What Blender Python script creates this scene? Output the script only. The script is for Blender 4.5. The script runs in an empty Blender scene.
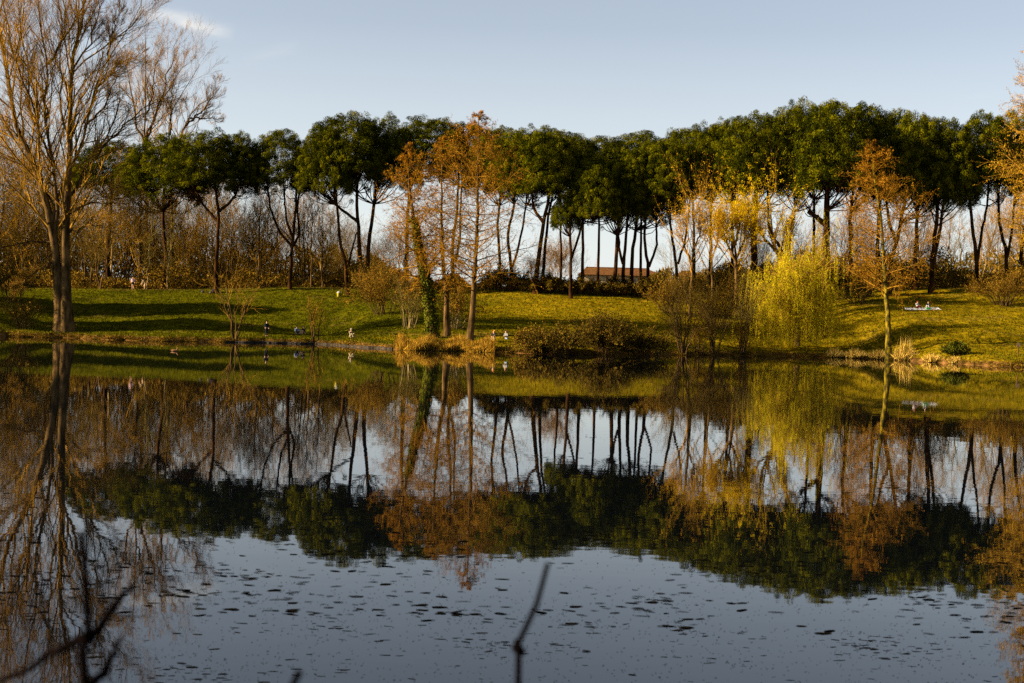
import bpy, math, random
import numpy as np
from mathutils import Vector, Matrix

rng = np.random.default_rng(11)
random.seed(5)
S = bpy.context.scene
COL = S.collection
PI = math.pi
rad = math.radians

# ------------------------------------------------------------------ camera
EYE = np.array([0.0, 0.0, 3.3])
FPX = 1422.0
PITCH, ROLL = math.atan(22.5/FPX), 0.026
Fw = np.array([0, math.cos(PITCH), -math.sin(PITCH)])
up0 = np.array([0, math.sin(PITCH), math.cos(PITCH)])
rt0 = np.array([1.0, 0, 0])
Rt = math.cos(ROLL)*rt0 + math.sin(ROLL)*up0
Up = -math.sin(ROLL)*rt0 + math.cos(ROLL)*up0
cam_d = bpy.data.cameras.new('camera')
cam = bpy.data.objects.new('camera', cam_d); COL.objects.link(cam)
m = Matrix.Identity(4)
for i in range(3):
    m[i][0] = Rt[i]; m[i][1] = Up[i]; m[i][2] = -Fw[i]; m[i][3] = EYE[i]
cam.matrix_world = m
cam_d.sensor_width = 36; cam_d.lens = 36*FPX/1024
cam_d.clip_start = 0.1; cam_d.clip_end = 6000
cam_d.dof.use_dof = True; cam_d.dof.focus_distance = 150; cam_d.dof.aperture_fstop = 3.6
S.camera = cam

def ray(px, py):
    return Fw + Rt*((px-512)/FPX) + Up*((341.5-py)/FPX)
def at(px, py, D):
    d = ray(px, py); return EYE + d*(D/d[1])
def on_water(px, py):
    d = ray(px, py); return EYE + d*(-EYE[2]/d[2])
PXM = lambda D: D/FPX                                   # metres per pixel at distance D

# ------------------------------------------------------------------ terrain
_sh = [(-300,338),(0,336.5),(62,337.8),(140,341),(230,342.3),(315,344),(400,350),(468,351.5),(540,354),(600,355.2),(663,355),(700,355),
       (760,356),(830,357.5),(889,359.5),(940,363),(1000,366.5),(1300,374)]
_shw = np.array([on_water(a, b)[:2] for a, b in _sh])
def shore(x): return np.interp(x, _shw[:,0], _shw[:,1]) + 0.5*np.sin(x*0.9)+0.35*np.sin(x*2.3+1)
_cz = [(-140,5.6),(-70,5.7),(-52,6.0),(-35,6.6),(-20,7.05),(0,7.3),(12,7.4),(30,7.9),(46,8.5),(60,9.1),(80,9.6),(150,10)]
_cx = np.array([c[0] for c in _cz]); _cv = np.array([c[1] for c in _cz])
def sstep(t): t = np.clip(t, 0, 1); return t*t*(3-2*t)
def ground(x, y):
    x = np.asarray(x, float); y = np.asarray(y, float)
    yb = shore(x); zc = np.interp(x, _cx, _cv)
    t = np.clip((y-yb)/(193-yb), 0, 1.25)
    bank = 0.45*sstep((y-yb)/1.3)
    far = bank + (zc-0.5)*np.minimum(t, 1)**1.35
    far = far + 0.35*sstep((t-1)/0.25) - 0.004*np.clip(y-260, 0, 500)
    far = far + 0.09*np.sin(x*0.21+y*0.17)*sstep((y-yb)/6) + 0.05*np.sin(x*0.53-y*0.4)*sstep((y-yb)/6)
    under = -1.2*sstep((yb-y)/4)
    z = np.where(y > yb, far, under)
    ny = 7.2 + 0.5*np.sin(x*0.7)
    near = 1.62*sstep((ny-y)/5.2) + 0.04*np.sin(3*x)*np.cos(2.2*y)
    z = np.where(y < ny, np.maximum(near, 0.0)-0.02, z)
    side = 3.0*sstep((np.abs(x-10)-125)/12)               # the pond closes to the left and right
    z = np.where((y > ny) & (y < yb), np.maximum(z, z+side*1.0), z)
    return z
def gz(x, y): return float(ground(x, y))
def on_ground(px, D):
    p = at(px, 300, D)
    for _ in range(3):
        p[2] = gz(p[0], p[1]); py = 341.5 - FPX*np.dot(p-EYE, Up)/np.dot(p-EYE, Fw); p = at(px, py, D)
    p[2] = gz(p[0], p[1]); return p

# ------------------------------------------------------------------ mesh helpers
class MB:
    def __init__(s): s.v = []; s.f = []; s.n = 0; s.t = []; s.m = []
    def add(s, V, F, tint=None, mi=0):
        V = np.asarray(V, np.float32).reshape(-1, 3); F = np.asarray(F, np.int32)
        s.v.append(V); s.f.append(F + s.n); s.n += len(V); s.m.append(np.full(len(F), mi, np.int32))
        s.t.append(np.zeros(len(V), np.float32) if tint is None else np.asarray(tint, np.float32))
    def build(s, name, mats, parent=None, smooth=True, loc=None):
        V = np.concatenate(s.v).astype(np.float32)
        if loc is not None: V = V - np.asarray(loc, np.float32)
        me = bpy.data.meshes.new(name)
        k = [f.shape[1] for f in s.f]; nl = sum(f.size for f in s.f); nf = sum(len(f) for f in s.f)
        me.vertices.add(len(V)); me.vertices.foreach_set('co', V.ravel())
        me.loops.add(nl); me.loops.foreach_set('vertex_index', np.concatenate([f.ravel() for f in s.f]))
        me.polygons.add(nf)
        tot = np.concatenate([np.full(len(f), f.shape[1], np.int32) for f in s.f])
        st = np.concatenate([[0], np.cumsum(tot)[:-1]]).astype(np.int32)
        me.polygons.foreach_set('loop_start', st)
        me.polygons.foreach_set('use_smooth', np.full(nf, smooth, bool))
        if not isinstance(mats, (list, tuple)): mats = [mats]
        for mm in mats: me.materials.append(mm)
        me.polygons.foreach_set('material_index', np.concatenate(s.m))
        a = me.attributes.new('tint', 'FLOAT', 'POINT'); a.data.foreach_set('value', np.concatenate(s.t))
        me.update(calc_edges=True); me.validate()
        o = bpy.data.objects.new(name, me); COL.objects.link(o)
        if parent is not None: o.parent = parent
        return o

def norm(v): return v/np.maximum(np.linalg.norm(v, axis=-1, keepdims=True), 1e-9)
def tubes(mb, P, R, sides=4, cap=False, mi=0):
    P = np.asarray(P, float); R = np.asarray(R, float)
    if P.ndim == 2: P = P[None]; R = R[None]
    N, K, _ = P.shape
    T = norm(np.gradient(P, axis=1))
    tm = norm(P[:, -1]-P[:, 0])
    ref = np.where(np.abs(tm[:, 2:3]) > 0.8, np.array([[1., 0, 0]]), np.array([[0, 0, 1.]]))
    U = norm(np.cross(T, ref[:, None, :])); W = np.cross(T, U)
    a = np.arange(sides)*2*PI/sides
    ring = P[:, :, None, :] + R[:, :, None, None]*(np.cos(a)[None, None, :, None]*U[:, :, None, :] + np.sin(a)[None, None, :, None]*W[:, :, None, :])
    V = ring.reshape(-1, 3)
    i = np.arange(N)[:, None, None]*K*sides; k = np.arange(K-1)[None, :, None]*sides; s = np.arange(sides)[None, None, :]; s2 = (s+1) % sides
    b = i + k
    F = np.stack([b+s, b+s2, b+sides+s2, b+sides+s], -1).reshape(-1, 4)
    tint = np.repeat(rng.random(N), K*sides)
    mb.add(V, F, tint, mi)
    if cap:
        F2 = (np.arange(N)[:, None]*K*sides + (K-1)*sides + np.arange(sides)[None])
        mb.add(V[F2.ravel()].reshape(-1, 3), np.arange(N*sides).reshape(N, sides), None, mi)
def cards(mb, C, Nn, L, Wd, mi=0, along=None, tint=None):
    n = len(C)
    r = norm(rng.normal(size=(n, 3))) if along is None else norm(along)
    Nn = norm(Nn); a = r - (r*Nn).sum(-1, keepdims=True)*Nn
    a = norm(a); b = np.cross(Nn, a)
    L = np.broadcast_to(L, n)[:, None]*.5; Wd = np.broadcast_to(Wd, n)[:, None]*.5
    V = np.stack([C-a*L, C+b*Wd-a*L*.2, C+a*L, C-b*Wd-a*L*.2], 1).reshape(-1, 3)
    tt = np.repeat(rng.random(n) if tint is None else tint, 4)
    mb.add(V, np.arange(4*n).reshape(n, 4), tt, mi)
def curve(pts, K=12, jit=0.0):
    p = np.asarray(pts, float)
    if len(p) == 2: p = np.array([p[0], (p[0]+p[1])/2, p[1]])
    d = np.concatenate([[0], np.cumsum(np.linalg.norm(np.diff(p, axis=0), axis=1))]); t = np.linspace(0, d[-1], K)
    e = np.concatenate([[2*p[0]-p[1]], p, [2*p[-1]-p[-2]]]); out = []
    for x in t:
        i = min(max(np.searchsorted(d, x)-1, 0), len(p)-2); u = (x-d[i])/max(d[i+1]-d[i], 1e-6)
        a, b, c, g = e[i], e[i+1], e[i+2], e[i+3]
        out.append(.5*((2*b)+(c-a)*u+(2*a-5*b+4*c-g)*u*u+(3*b-a-3*c+g)*u**3))
    out = np.array(out)
    if jit: out[1:-1] += rng.normal(size=(K-2, 3))*jit
    return out
def spawn(P, R, m, t0, t1, ang, length, rf, K=5, up=0.0, jit=.12, rend=.35, shape=None, rmin=.006, even=False, flat=0.0):
    """children of every polyline; length is a fraction of the parent's length (or an (N,m) array of metres)"""
    N, KP, _ = P.shape
    t = t0 + (t1-t0)*((np.arange(m)[None] + rng.random((N, m)))/m)
    f = t*(KP-1); i = np.clip(f.astype(int), 0, KP-2); u = f-i; n = np.arange(N)[:, None]
    p = P[n, i]*(1-u[..., None]) + P[n, i+1]*u[..., None]
    T = norm(P[n, i+1]-P[n, i]); r0 = (R[n, i]*(1-u)+R[n, i+1]*u)*rf
    q = rng.normal(size=(N, m, 3)); q[..., 2] *= (1-flat); q = norm(q - (q*T).sum(-1, keepdims=True)*T)
    if even:
        az = (np.arange(m)*2.399)[None, :, None]; b1 = norm(np.cross(T, np.array([1, .1, 0.]))); b2 = np.cross(T, b1); q = np.cos(az)*b1+np.sin(az)*b2
    A = ang*(.75+.5*rng.random((N, m, 1)))
    d = norm(np.cos(A)*T + np.sin(A)*q)
    PL = np.linalg.norm(np.diff(P, axis=1), axis=-1).sum(1)[:, None]
    L = PL*length*(.6+.8*rng.random((N, m)))
    if shape is not None: L = L*shape(t)
    st = (L/(K-1))[..., None]; pts = [p]; g = np.array([0, 0, up])
    for k in range(K-1):
        d = norm(d + g/(K-1)*1.5 + jit*rng.normal(size=d.shape)); p = p + d*st; pts.append(p)
    C = np.stack(pts, 2).reshape(N*m, K, 3)
    r0 = np.maximum(r0, rmin).reshape(-1, 1); RR = r0*np.linspace(1, rend, K)[None]
    return C, np.maximum(RR, rmin*.6)

# ------------------------------------------------------------------ materials
def nodes(name):
    mt = bpy.data.materials.new(name); mt.use_nodes = True; nt = mt.node_tree
    return mt, nt, nt.nodes['Principled BSDF']
def N_(nt, t, **kw):
    n = nt.nodes.new(t)
    for k, v in kw.items(): setattr(n, k, v)
    return n
def mat(name, c1, c2=None, scale=1.0, rough=.85, bump=0, stretch=(1, 1, 1), c3=None, tint=False, trans=0.0, spec=.0, coords='Object', detail=4):
    mt, nt, b = nodes(name)
    b.inputs['Roughness'].default_value = rough; b.inputs['Specular IOR Level'].default_value = spec
    if c2 is None: b.inputs['Base Color'].default_value = (*c1, 1)
    tc = N_(nt, 'ShaderNodeTexCoord'); mp = N_(nt, 'ShaderNodeMapping'); mp.inputs['Scale'].default_value = stretch
    nz = N_(nt, 'ShaderNodeTexNoise'); nz.inputs['Scale'].default_value = scale; nz.inputs['Detail'].default_value = detail
    nt.links.new(tc.outputs[coords], mp.inputs[0]); nt.links.new(mp.outputs[0], nz.inputs['Vector'])
    if c2 is not None:
        cr = N_(nt, 'ShaderNodeValToRGB'); e = cr.color_ramp.elements
        e[0].position = .36; e[1].position = .64; e[0].color = (*c1, 1); e[1].color = (*c2, 1)
        if c3: x = e.new(.5); x.color = (*c3, 1)
        src = nz.outputs[0]
        if tint:
            at_ = N_(nt, 'ShaderNodeAttribute', attribute_name='tint'); mx = N_(nt, 'ShaderNodeMath', operation='MULTIPLY_ADD')
            nt.links.new(at_.outputs['Fac'], mx.inputs[0]); mx.inputs[1].default_value = .36
            sb = N_(nt, 'ShaderNodeMath', operation='SUBTRACT'); nt.links.new(nz.outputs[0], sb.inputs[0]); sb.inputs[1].default_value = .18
            nt.links.new(sb.outputs[0], mx.inputs[2]); src = mx.outputs[0]
        nt.links.new(src, cr.inputs[0]); nt.links.new(cr.outputs[0], b.inputs['Base Color']); colout = cr.outputs[0]
    if bump:
        bp = N_(nt, 'ShaderNodeBump'); bp.inputs['Distance'].default_value = bump; bp.inputs['Strength'].default_value = .8
        nt.links.new(nz.outputs[0], bp.inputs['Height']); nt.links.new(bp.outputs[0], b.inputs['Normal'])
    if trans:
        tr = N_(nt, 'ShaderNodeBsdfTranslucent'); ms = N_(nt, 'ShaderNodeMixShader'); ms.inputs[0].default_value = trans
        if c2 is None: tr.inputs[0].default_value = (*c1, 1)
        else: nt.links.new(colout, tr.inputs[0])
        nt.links.new(b.outputs[0], ms.inputs[1]); nt.links.new(tr.outputs[0], ms.inputs[2])
        nt.links.new(ms.outputs[0], nt.nodes['Material Output'].inputs[0])
    return mt

M = {}
M['pine_bark'] = mat('pine_bark', (.007, .004, .002), (.052, .023, .007), 1.6, .9, .05, (1, 1, .35))
M['pine_needles'] = mat('pine_needles', (.010, .012, .001), (.112, .102, .003), .9, .7, tint=True, trans=.12, c3=(.032, .037, .001))
M['bark_brown'] = mat('bark_brown', (.028, .017, .007), (.12, .07, .025), 2.2, .9, .04, (1, 1, .3))
M['bark_dark'] = mat('bark_dark', (.02, .013, .006), (.11, .066, .024), 2.2, .9, .05, (1, 1, .3))
M['bark_pale'] = mat('bark_pale', (.09, .062, .026), (.27, .19, .08), 2.0, .9, .03, (1, 1, .3))
M['bark_moss'] = mat('bark_moss', (.012, .010, .005), (.22, .155, .006), 3.0, .9, .04, (1, 1, .5), c3=(.07, .052, .010))
M['twig_gold'] = mat('twig_gold', (.08, .045, .007), (.31, .165, .022), .6, .85, tint=True)
M['twig_brown'] = mat('twig_brown', (.03, .020, .004), (.14, .088, .017), .5, .85, tint=True)
M['twig_orange'] = mat('twig_orange', (.085, .045, .005), (.26, .135, .014), .5, .85, tint=True)
M['twig_olive'] = mat('twig_olive', (.07, .052, .010), (.20, .145, .032), .5, .85, tint=True)
M['cypress_bud'] = mat('cypress_bud', (.09, .040, .004), (.36, .158, .010), .7, .8, tint=True, trans=.2)
M['gold_bud'] = mat('gold_bud', (.20, .105, .005), (.48, .27, .012), .7, .8, tint=True, trans=.25)
M['willow_leaf'] = mat('willow_leaf', (.30, .25, .004), (.70, .58, .012), .8, .7, tint=True, trans=.5)
M['yellow_leaf'] = mat('yellow_leaf', (.34, .22, .004), (.68, .47, .008), .8, .7, tint=True, trans=.4)
M['ivy'] = mat('ivy', (.014, .018, .002), (.09, .09, .008), 1.0, .6, tint=True)
M['dry_leaf'] = mat('dry_leaf', (.042, .025, .003), (.18, .105, .012), .8, .85, tint=True, trans=.1)
M['dark_leaf'] = mat('dark_leaf', (.012, .010, .002), (.10, .062, .007), .8, .8, tint=True)
M['reed'] = mat('reed', (.13, .068, .008), (.40, .23, .025), 1.2, .8, tint=True, trans=.2)
M['straw'] = mat('straw', (.24, .15, .025), (.62, .42, .09), 1.2, .8, tint=True, trans=.2)
M['grass_blade'] = mat('grass_blade', (.016, .018, .001), (.085, .077, .003), .25, .8, tint=True, coords='Object', trans=.2)
M['stone'] = mat('stone', (.012, .010, .008), (.045, .038, .030), 3, .9, .03)
M['plaster'] = mat('plaster', (.3, .24, .13), (.42, .34, .2), .8, .9)
M['roof_tile'] = mat('roof_tile', (.06, .028, .012), (.125, .058, .022), 2.5, .9, .05)
M['shutter'] = mat('shutter', (.10, .07, .05), (.16, .11, .07), 3)
M['wood'] = mat('wood', (.2, .11, .05), (.36, .2, .09), 3, .8, .01, (1, 8, 1))
M['skin'] = mat('skin', (.55, .33, .22), (.6, .37, .26), 5, .6)
M['wet_leaf'] = mat('wet_leaf', (.001, .001, .001), (.005, .004, .003), 6, .6, spec=.0, tint=True)
M['near_bark'] = mat('near_bark', (.001, .0007, .0007), (.003, .002, .002), 14, .9, .004)
def plain(name, c, r=.8): M[name] = mat(name, tuple(x*.85 for x in c), c, 8, r); return M[name]

# ground
mt, nt, b = nodes('meadow'); M['meadow'] = mt
b.inputs['Roughness'].default_value = .95; b.inputs['Specular IOR Level'].default_value = 0
g = N_(nt, 'ShaderNodeNewGeometry'); sx = N_(nt, 'ShaderNodeSeparateXYZ'); nt.links.new(g.outputs['Position'], sx.inputs[0])
def noise(scale, det=4, st=(1, 1, 1), ro=.6):
    mp = N_(nt, 'ShaderNodeMapping'); mp.inputs['Scale'].default_value = st; n = N_(nt, 'ShaderNodeTexNoise')
    n.inputs['Scale'].default_value = scale; n.inputs['Detail'].default_value = det; n.inputs['Roughness'].default_value = ro
    nt.links.new(g.outputs['Position'], mp.inputs[0]); nt.links.new(mp.outputs[0], n.inputs['Vector']); return n.outputs[0]
def math_(op, a, c, cl=False):
    n = N_(nt, 'ShaderNodeMath', operation=op, use_clamp=cl)
    for i, v in enumerate((a, c)):
        if isinstance(v, (int, float)): n.inputs[i].default_value = v
        else: nt.links.new(v, n.inputs[i])
    return n.outputs[0]
def mixc(fac, a, c):
    n = N_(nt, 'ShaderNodeMix', data_type='RGBA')
    if isinstance(fac, (int, float)): n.inputs[0].default_value = fac
    else: nt.links.new(fac, n.inputs[0])
    for i, v in ((6, a), (7, c)):
        if isinstance(v, tuple): n.inputs[i].default_value = (*v, 1)
        else: nt.links.new(v, n.inputs[i])
    return n.outputs[2]
def mrange(v, a, c):
    n = N_(nt, 'ShaderNodeMapRange', interpolation_type='SMOOTHSTEP'); nt.links.new(v, n.inputs[0]); n.inputs[1].default_value = a; n.inputs[2].default_value = c; return n.outputs[0]
fine = noise(1.3, 6, (1, .6, 1)); big = noise(.09, 3); med = noise(.4, 4, (.6, 1, 1))
green = mixc(mrange(fine, .3, .7), (.014, .017, .001), (.070, .067, .002))
gold = mixc(mrange(fine, .3, .7), (.065, .046, .001), (.20, .135, .004))
xg = math_('MULTIPLY', sx.outputs[0], .015)
fac = math_('ADD', math_('ADD', math_('MULTIPLY', big, .9), math_('MULTIPLY', med, .7)), xg)
lawn = mixc(mrange(fac, .55, .95), green, gold)
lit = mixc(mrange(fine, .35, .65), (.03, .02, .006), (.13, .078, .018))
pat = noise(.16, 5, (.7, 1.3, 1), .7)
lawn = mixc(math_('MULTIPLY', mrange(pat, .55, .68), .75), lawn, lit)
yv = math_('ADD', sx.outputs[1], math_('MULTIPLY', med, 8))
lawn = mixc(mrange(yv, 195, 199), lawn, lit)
soil = mixc(mrange(fine, .35, .65), (.02, .012, .004), (.15, .075, .022))
zv = math_('ADD', sx.outputs[2], math_('MULTIPLY', math_('SUBTRACT', med, .5), .5))
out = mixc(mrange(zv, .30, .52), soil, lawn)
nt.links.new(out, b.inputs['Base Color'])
bp = N_(nt, 'ShaderNodeBump'); bp.inputs['Distance'].default_value = .12; nt.links.new(fine, bp.inputs['Height']); nt.links.new(bp.outputs[0], b.inputs['Normal'])

# water
mt, nt, b = nodes('pond_water'); M['water'] = mt
b.inputs['Base Color'].default_value = (.0012, .0018, .0026, 1); b.inputs['Roughness'].default_value = .012; b.inputs['IOR'].default_value = 1.33; b.inputs['Specular Tint'].default_value = (.5, .76, 1, 1)
g = N_(nt, 'ShaderNodeNewGeometry')
n1 = noise(1.1, 2, (.6, 1, 1)); n2 = noise(5.0, 2, (.7, 1, 1))
h = math_('ADD', math_('MULTIPLY', n1, 1.0), math_('MULTIPLY', n2, .12))
bp = N_(nt, 'ShaderNodeBump'); bp.inputs['Distance'].default_value = .0011; bp.inputs['Strength'].default_value = 1; nt.links.new(h, bp.inputs['Height']); nt.links.new(bp.outputs[0], b.inputs['Normal'])

# ------------------------------------------------------------------ tagging
def tag(o, label=None, cat=None, group=None, kind=None):
    if label: o['label'] = label
    if cat: o['category'] = cat
    if group: o['group'] = group
    if kind: o['kind'] = kind
    return o
def thing(name, label, cat, loc=(0, 0, 0), group=None, rz=0):
    o = bpy.data.objects.new(name, None); COL.objects.link(o); o.location = [float(q) for q in loc]; o.rotation_euler = (0, 0, rz); o.empty_display_size = .3
    return tag(o, label, cat, group)
def dup(root, loc, rz=0, sc=(1, 1, 1)):
    r = root.copy(); COL.objects.link(r); r.location = [float(q) for q in loc]; r.rotation_euler = (0, 0, rz); r.scale = sc
    for ch in list(root.children):
        c = ch.copy(); COL.objects.link(c); c.parent = r
        for gch in ch.children:
            d = gch.copy(); COL.objects.link(d); d.parent = c
    return r

# ------------------------------------------------------------------ ground and water
xs = np.unique(np.concatenate([np.linspace(-3000, -200, 15), np.linspace(-200, 200, 201), np.linspace(200, 3000, 15), np.linspace(-85, 85, 240)]))
ys = np.unique(np.concatenate([np.linspace(-600, -20, 8), np.linspace(-20, 12, 60), np.linspace(12, 120, 30), np.linspace(120, 205, 260), np.linspace(205, 300, 40), np.linspace(300, 4000, 20)]))
X, Y = np.meshgrid(xs, ys); Z = ground(X, Y)
nx, ny_ = len(xs), len(ys)
mb = MB(); i = np.arange(ny_-1)[:, None]*nx + np.arange(nx-1)[None]
mb.add(np.stack([X, Y, Z], -1).reshape(-1, 3), np.stack([i, i+1, i+nx+1, i+nx], -1).reshape(-1, 4))
tag(mb.build('ground', M['meadow']), 'grassy park ground rising from the pond bank to the pines', 'ground', kind='structure')
mb = MB(); mb.add([[-160, 1.5, 0], [180, 1.5, 0], [180, 175, 0], [-160, 175, 0]], [[0, 1, 2, 3]])
tag(mb.build('water', M['water']), 'still dark pond water mirroring the trees and sky', 'water', kind='structure')

# short grass tufts on the lawn (uncountable)
mb = MB(); n = 90000
gx = rng.uniform(-75, 80, n); t = rng.random(n)
gy = shore(gx) + .6 + t*(194-shore(gx)-.6)
c = np.stack([gx, gy, ground(gx, gy)+.05], -1); nn = rng.normal(size=(n, 3)); nn[:, 2] *= .3
al = np.tile([0, 0, 1.], (n, 1)) + rng.normal(size=(n, 3))*.35
cards(mb, c, nn, rng.uniform(.14, .34, n), .09, along=al)
tag(mb.build('grass', M['grass_blade'], smooth=False), 'short lawn grass on the slope behind the pond', 'grass', kind='stuff')

# ------------------------------------------------------------------ umbrella pines
def pxline(pts, D, base=True, dy=0):
    out = []
    for k, q in enumerate(pts):
        out.append(on_ground(q[0], D) if (k == 0 and base) else at(q[0], q[1], D+dy*k/len(pts)))
    if base: out[0] = out[0] - np.array([0, 0, .25])
    return np.array(out)
R0, H0 = 4.6, 7.6
def crown_template():
    ph = rng.uniform(0, 6.28, 8); ex = rng.uniform(.78, 1.0)
    def rim(a): return R0*(.93+.09*np.sin(2*a+ph[0])+.07*np.sin(3*a+ph[1])+.05*np.sin(5*a+ph[2]))
    def lump(x, y): return (.34*np.sin(x*1.3+ph[3])*np.sin(y*1.4+ph[4])+.16*np.sin(x*2.9+ph[5])*np.sin(y*2.7+ph[6]))
    def layer(n, depth, r0, r1, low):
        i = np.arange(n)+.5; q = np.sqrt(i/n)*.999; a = i*2.39996+rng.normal(size=n)*.25; q = np.clip(q+rng.normal(size=n)*.03, 0, .995)
        qq = np.sin(q*PI/2)**.9; z = (1-qq**2.05)**.5                           # more points towards the steep rim
        R = rim(a); x, y = R*qq*np.cos(a), R*qq*np.sin(a); zz = H0*(low+(1-low)*z*ex)+lump(x, y)*(.5+.5*z)
        s_ = 1-depth/R0; p = np.stack([x*s_, y*s_, zz-depth*(.3+.7*z)], -1)+rng.normal(size=(n, 3))*np.array([.14, .14, .12]); return p, rng.uniform(r0, r1, n)
    L = [layer(340, .3, .30, .52, .20), layer(210, .9, .36, .6, .24), layer(60, 1.6, .4, .62, .36)]
    n = 120; a = rng.uniform(0, 6.28, n); q = .45+.55*rng.random(n); R = rim(a)             # hollow underside, ragged rim
    L.append((np.stack([R*q*np.cos(a), R*q*np.sin(a), H0*(.06+.46*(1-q**2))+rng.random(n)*H0*.13], -1), rng.uniform(.28, .5, n)))
    pc = np.concatenate([l[0] for l in L]); pr = np.concatenate([l[1] for l in L])
    pc[:, 2] *= H0*.965/np.percentile(pc[:, 2], 99.5)
    under = L[-1][0]
    k = 125; n = len(pc)*k
    d = norm(rng.normal(size=(len(pc), k, 3))); d[..., 2] += .2; d = norm(d)
    rr = pr[:, None, None]*(.45+.62*rng.random((len(pc), k, 1))**.55)
    c = (pc[:, None, :]+d*rr*np.array([1, 1, .82])).reshape(-1, 3)
    nn = (d + .45*rng.normal(size=d.shape)).reshape(-1, 3)
    al = (d*.8 + rng.normal(size=d.shape)*.7).reshape(-1, 3); al[:, 2] += .5
    tint = np.clip(np.repeat(rng.random(len(pc)), k)*.65+.35*rng.random(n), 0, 1)
    mb = MB(); cards(mb, c, nn, rng.uniform(.11, .25, n), rng.uniform(.032, .066, n), tint=tint, along=al)
    o = mb.build('crown', M['pine_needles'], None, smooth=False); me = o.data; bpy.data.objects.remove(o)
    return me, np.concatenate([under, pc[550:610]])
CROWNS = [crown_template() for _ in range(9)]
crown_i = 0
def pine(label, D, stems, crowns, r=2.3, group='umbrella pines in the row behind the lawn'):
    base = on_ground(stems[0][0][0], D)
    root = thing('umbrella_pine', label, 'pine tree', base, group)
    tr = MB(); tops = []
    for k, st in enumerate(stems):
        grounded = len(st[0]) == 1 or k == 0 or st[0][1] > 900
        P = pxline(st, D, grounded, dy=rng.uniform(-1, 1))
        r0 = r*PXM(D)*(1 if k == 0 else .72)
        C = curve(P, 14, .04); tt = np.linspace(0, 1, 14)
        R = r0*(1-.5*tt)*(1+ (.45*np.exp(-tt*14) if grounded else 0))
        tubes(tr, C, R, 9); tops.append((C, R))
    tr.build('trunk', M['pine_bark'], root, loc=base)
    br = MB()
    allp = np.concatenate([c[0][6:] for c in tops])
    for (cx, yt, yb, hw) in crowns:
        hw *= 1.27; yb += 10; yt -= np.interp(cx, [480, 620, 800], [0, 2, 0])
        top = at(cx, yt, D); bot = at(cx, yb, D); zt, zb = top[2], bot[2]; H = zt-zb; Rr = hw*PXM(D)
        cen = np.array([top[0], D, zb])
        global crown_i
        me, pt = CROWNS[crown_i % 9]; crown_i += 1; an = rng.uniform(0, 6.28); sc_ = (Rr/R0, Rr/R0*rng.uniform(.9, 1.1), H/H0)
        o = bpy.data.objects.new('crown', me); COL.objects.link(o); o.parent = root; o.rotation_euler = (0, 0, an); o.scale = sc_; o.location = [float(q) for q in cen-base]
        q_ = pt*np.array(sc_); pc = np.stack([q_[:, 0]*math.cos(an)-q_[:, 1]*math.sin(an), q_[:, 0]*math.sin(an)+q_[:, 1]*math.cos(an), q_[:, 2]], -1)+cen
        # fan of boughs under the crown
        sel = rng.permutation(len(pc))[:30]
        for q in sel:
            e = pc[q]; dd = np.linalg.norm((allp-e)[:, :2], axis=1) + np.abs((e[2]-allp[:, 2]) - np.linalg.norm((allp-e)[:, :2], axis=1)*1.3)*.7 + rng.random(len(allp))*1.6
            dd = np.where((allp[:, 2] < e[2]-.3) & (allp[:, 2] > zb-.06*H), dd, 99+np.abs(allp[:, 2]-zb)); s = allp[np.argmin(dd)]
            mid = s*.5+e*.5; mid[2] -= .12*np.linalg.norm((e-s)[:2]); mid += rng.normal(size=3)*.18
            L = np.linalg.norm(e-s); r0 = min(.085, .025+.010*L)
            tubes(br, curve([s, mid, e], 6, .04), np.linspace(r0, .03, 6), 5)
    br.build('branches', M['pine_bark'], root, loc=base)
    return root
G0 = (0, 999)
pine('dark umbrella pine just right of the big bare poplar, leftmost of the row', 203, [[(109,0),(108,250),(110,215),(113,170)]], [(112,142,188,33)])
pine('olive green umbrella pine with a dark trunk behind the two walkers', 199, [[(162,0),(166,260),(163,221),(165,175)]], [(164,135,200,37)])
pine('broad umbrella pine with orange lit trunk behind the many stemmed bare bush', 190, [[(216,0),(217,250),(218,215),(213,170)],[(218,222),(206,208),(192,185)],[(218,212),(232,200),(243,175)]], [(208,132,192,40),(238,134,188,24)])
pine('umbrella pine with a low curved side limb, left of the three leaning trunks', 192, [[(290,0),(291,262),(293,244),(295,215),(297,180)],[(292,247),(280,232),(270,205),(267,175)],[(293,240),(286,215),(283,180)],[(294,246),(299,232),(297,205),(304,180)]], [(281,130,190,32)], r=1.9)
pine('umbrella pine with slim trunk leaning left over the yellow bin', 188, [[(348,0),(345,264),(340,235),(335,191),(332,165)],[(348,268),(352,250),(357,232)]], [(325,124,197,26)], r=1.8)
pine('umbrella pine with straight dark trunk forking left beside the yellow bin', 190, [[(363,0),(360,255),(358,222),(356,175),(355,150)],[(358,222),(345,212),(330,200),(318,190)]], [(351,114,186,38)])
pine('umbrella pine with trunk curving gently right, right of the three leaning trunks', 193, [[(366,0),(369,240),(373,212),(377,170),(378,150)]], [(385,117,190,32)])
pine('umbrella pine half hidden behind the ivy covered orange cypress', 205, [[(406,0),(407,230),(412,165)]], [(430,119,168,40)])
pine('umbrella pine with twin orange lit trunks between the two orange cypresses', 208, [[(453,0),(453,245),(457,210),(459,165)],[(455,262),(460,235),(461,200),(463,165)]], [(470,124,178,34)], r=1.9)
pine('umbrella pine with a single slim trunk just right of the tallest orange cypress', 196, [[(500,0),(499,245),(498,220),(505,165)]], [(503,128,195,28)], r=1.7)
pine('umbrella pine with wide V of two trunks right of the tallest orange cypress', 192, [[(512,0),(511,262),(508,235),(514,205),(513,165)],[(512,268),(520,240),(526,205),(529,165)]], [(524,130,197,30)], r=1.8)
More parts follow.
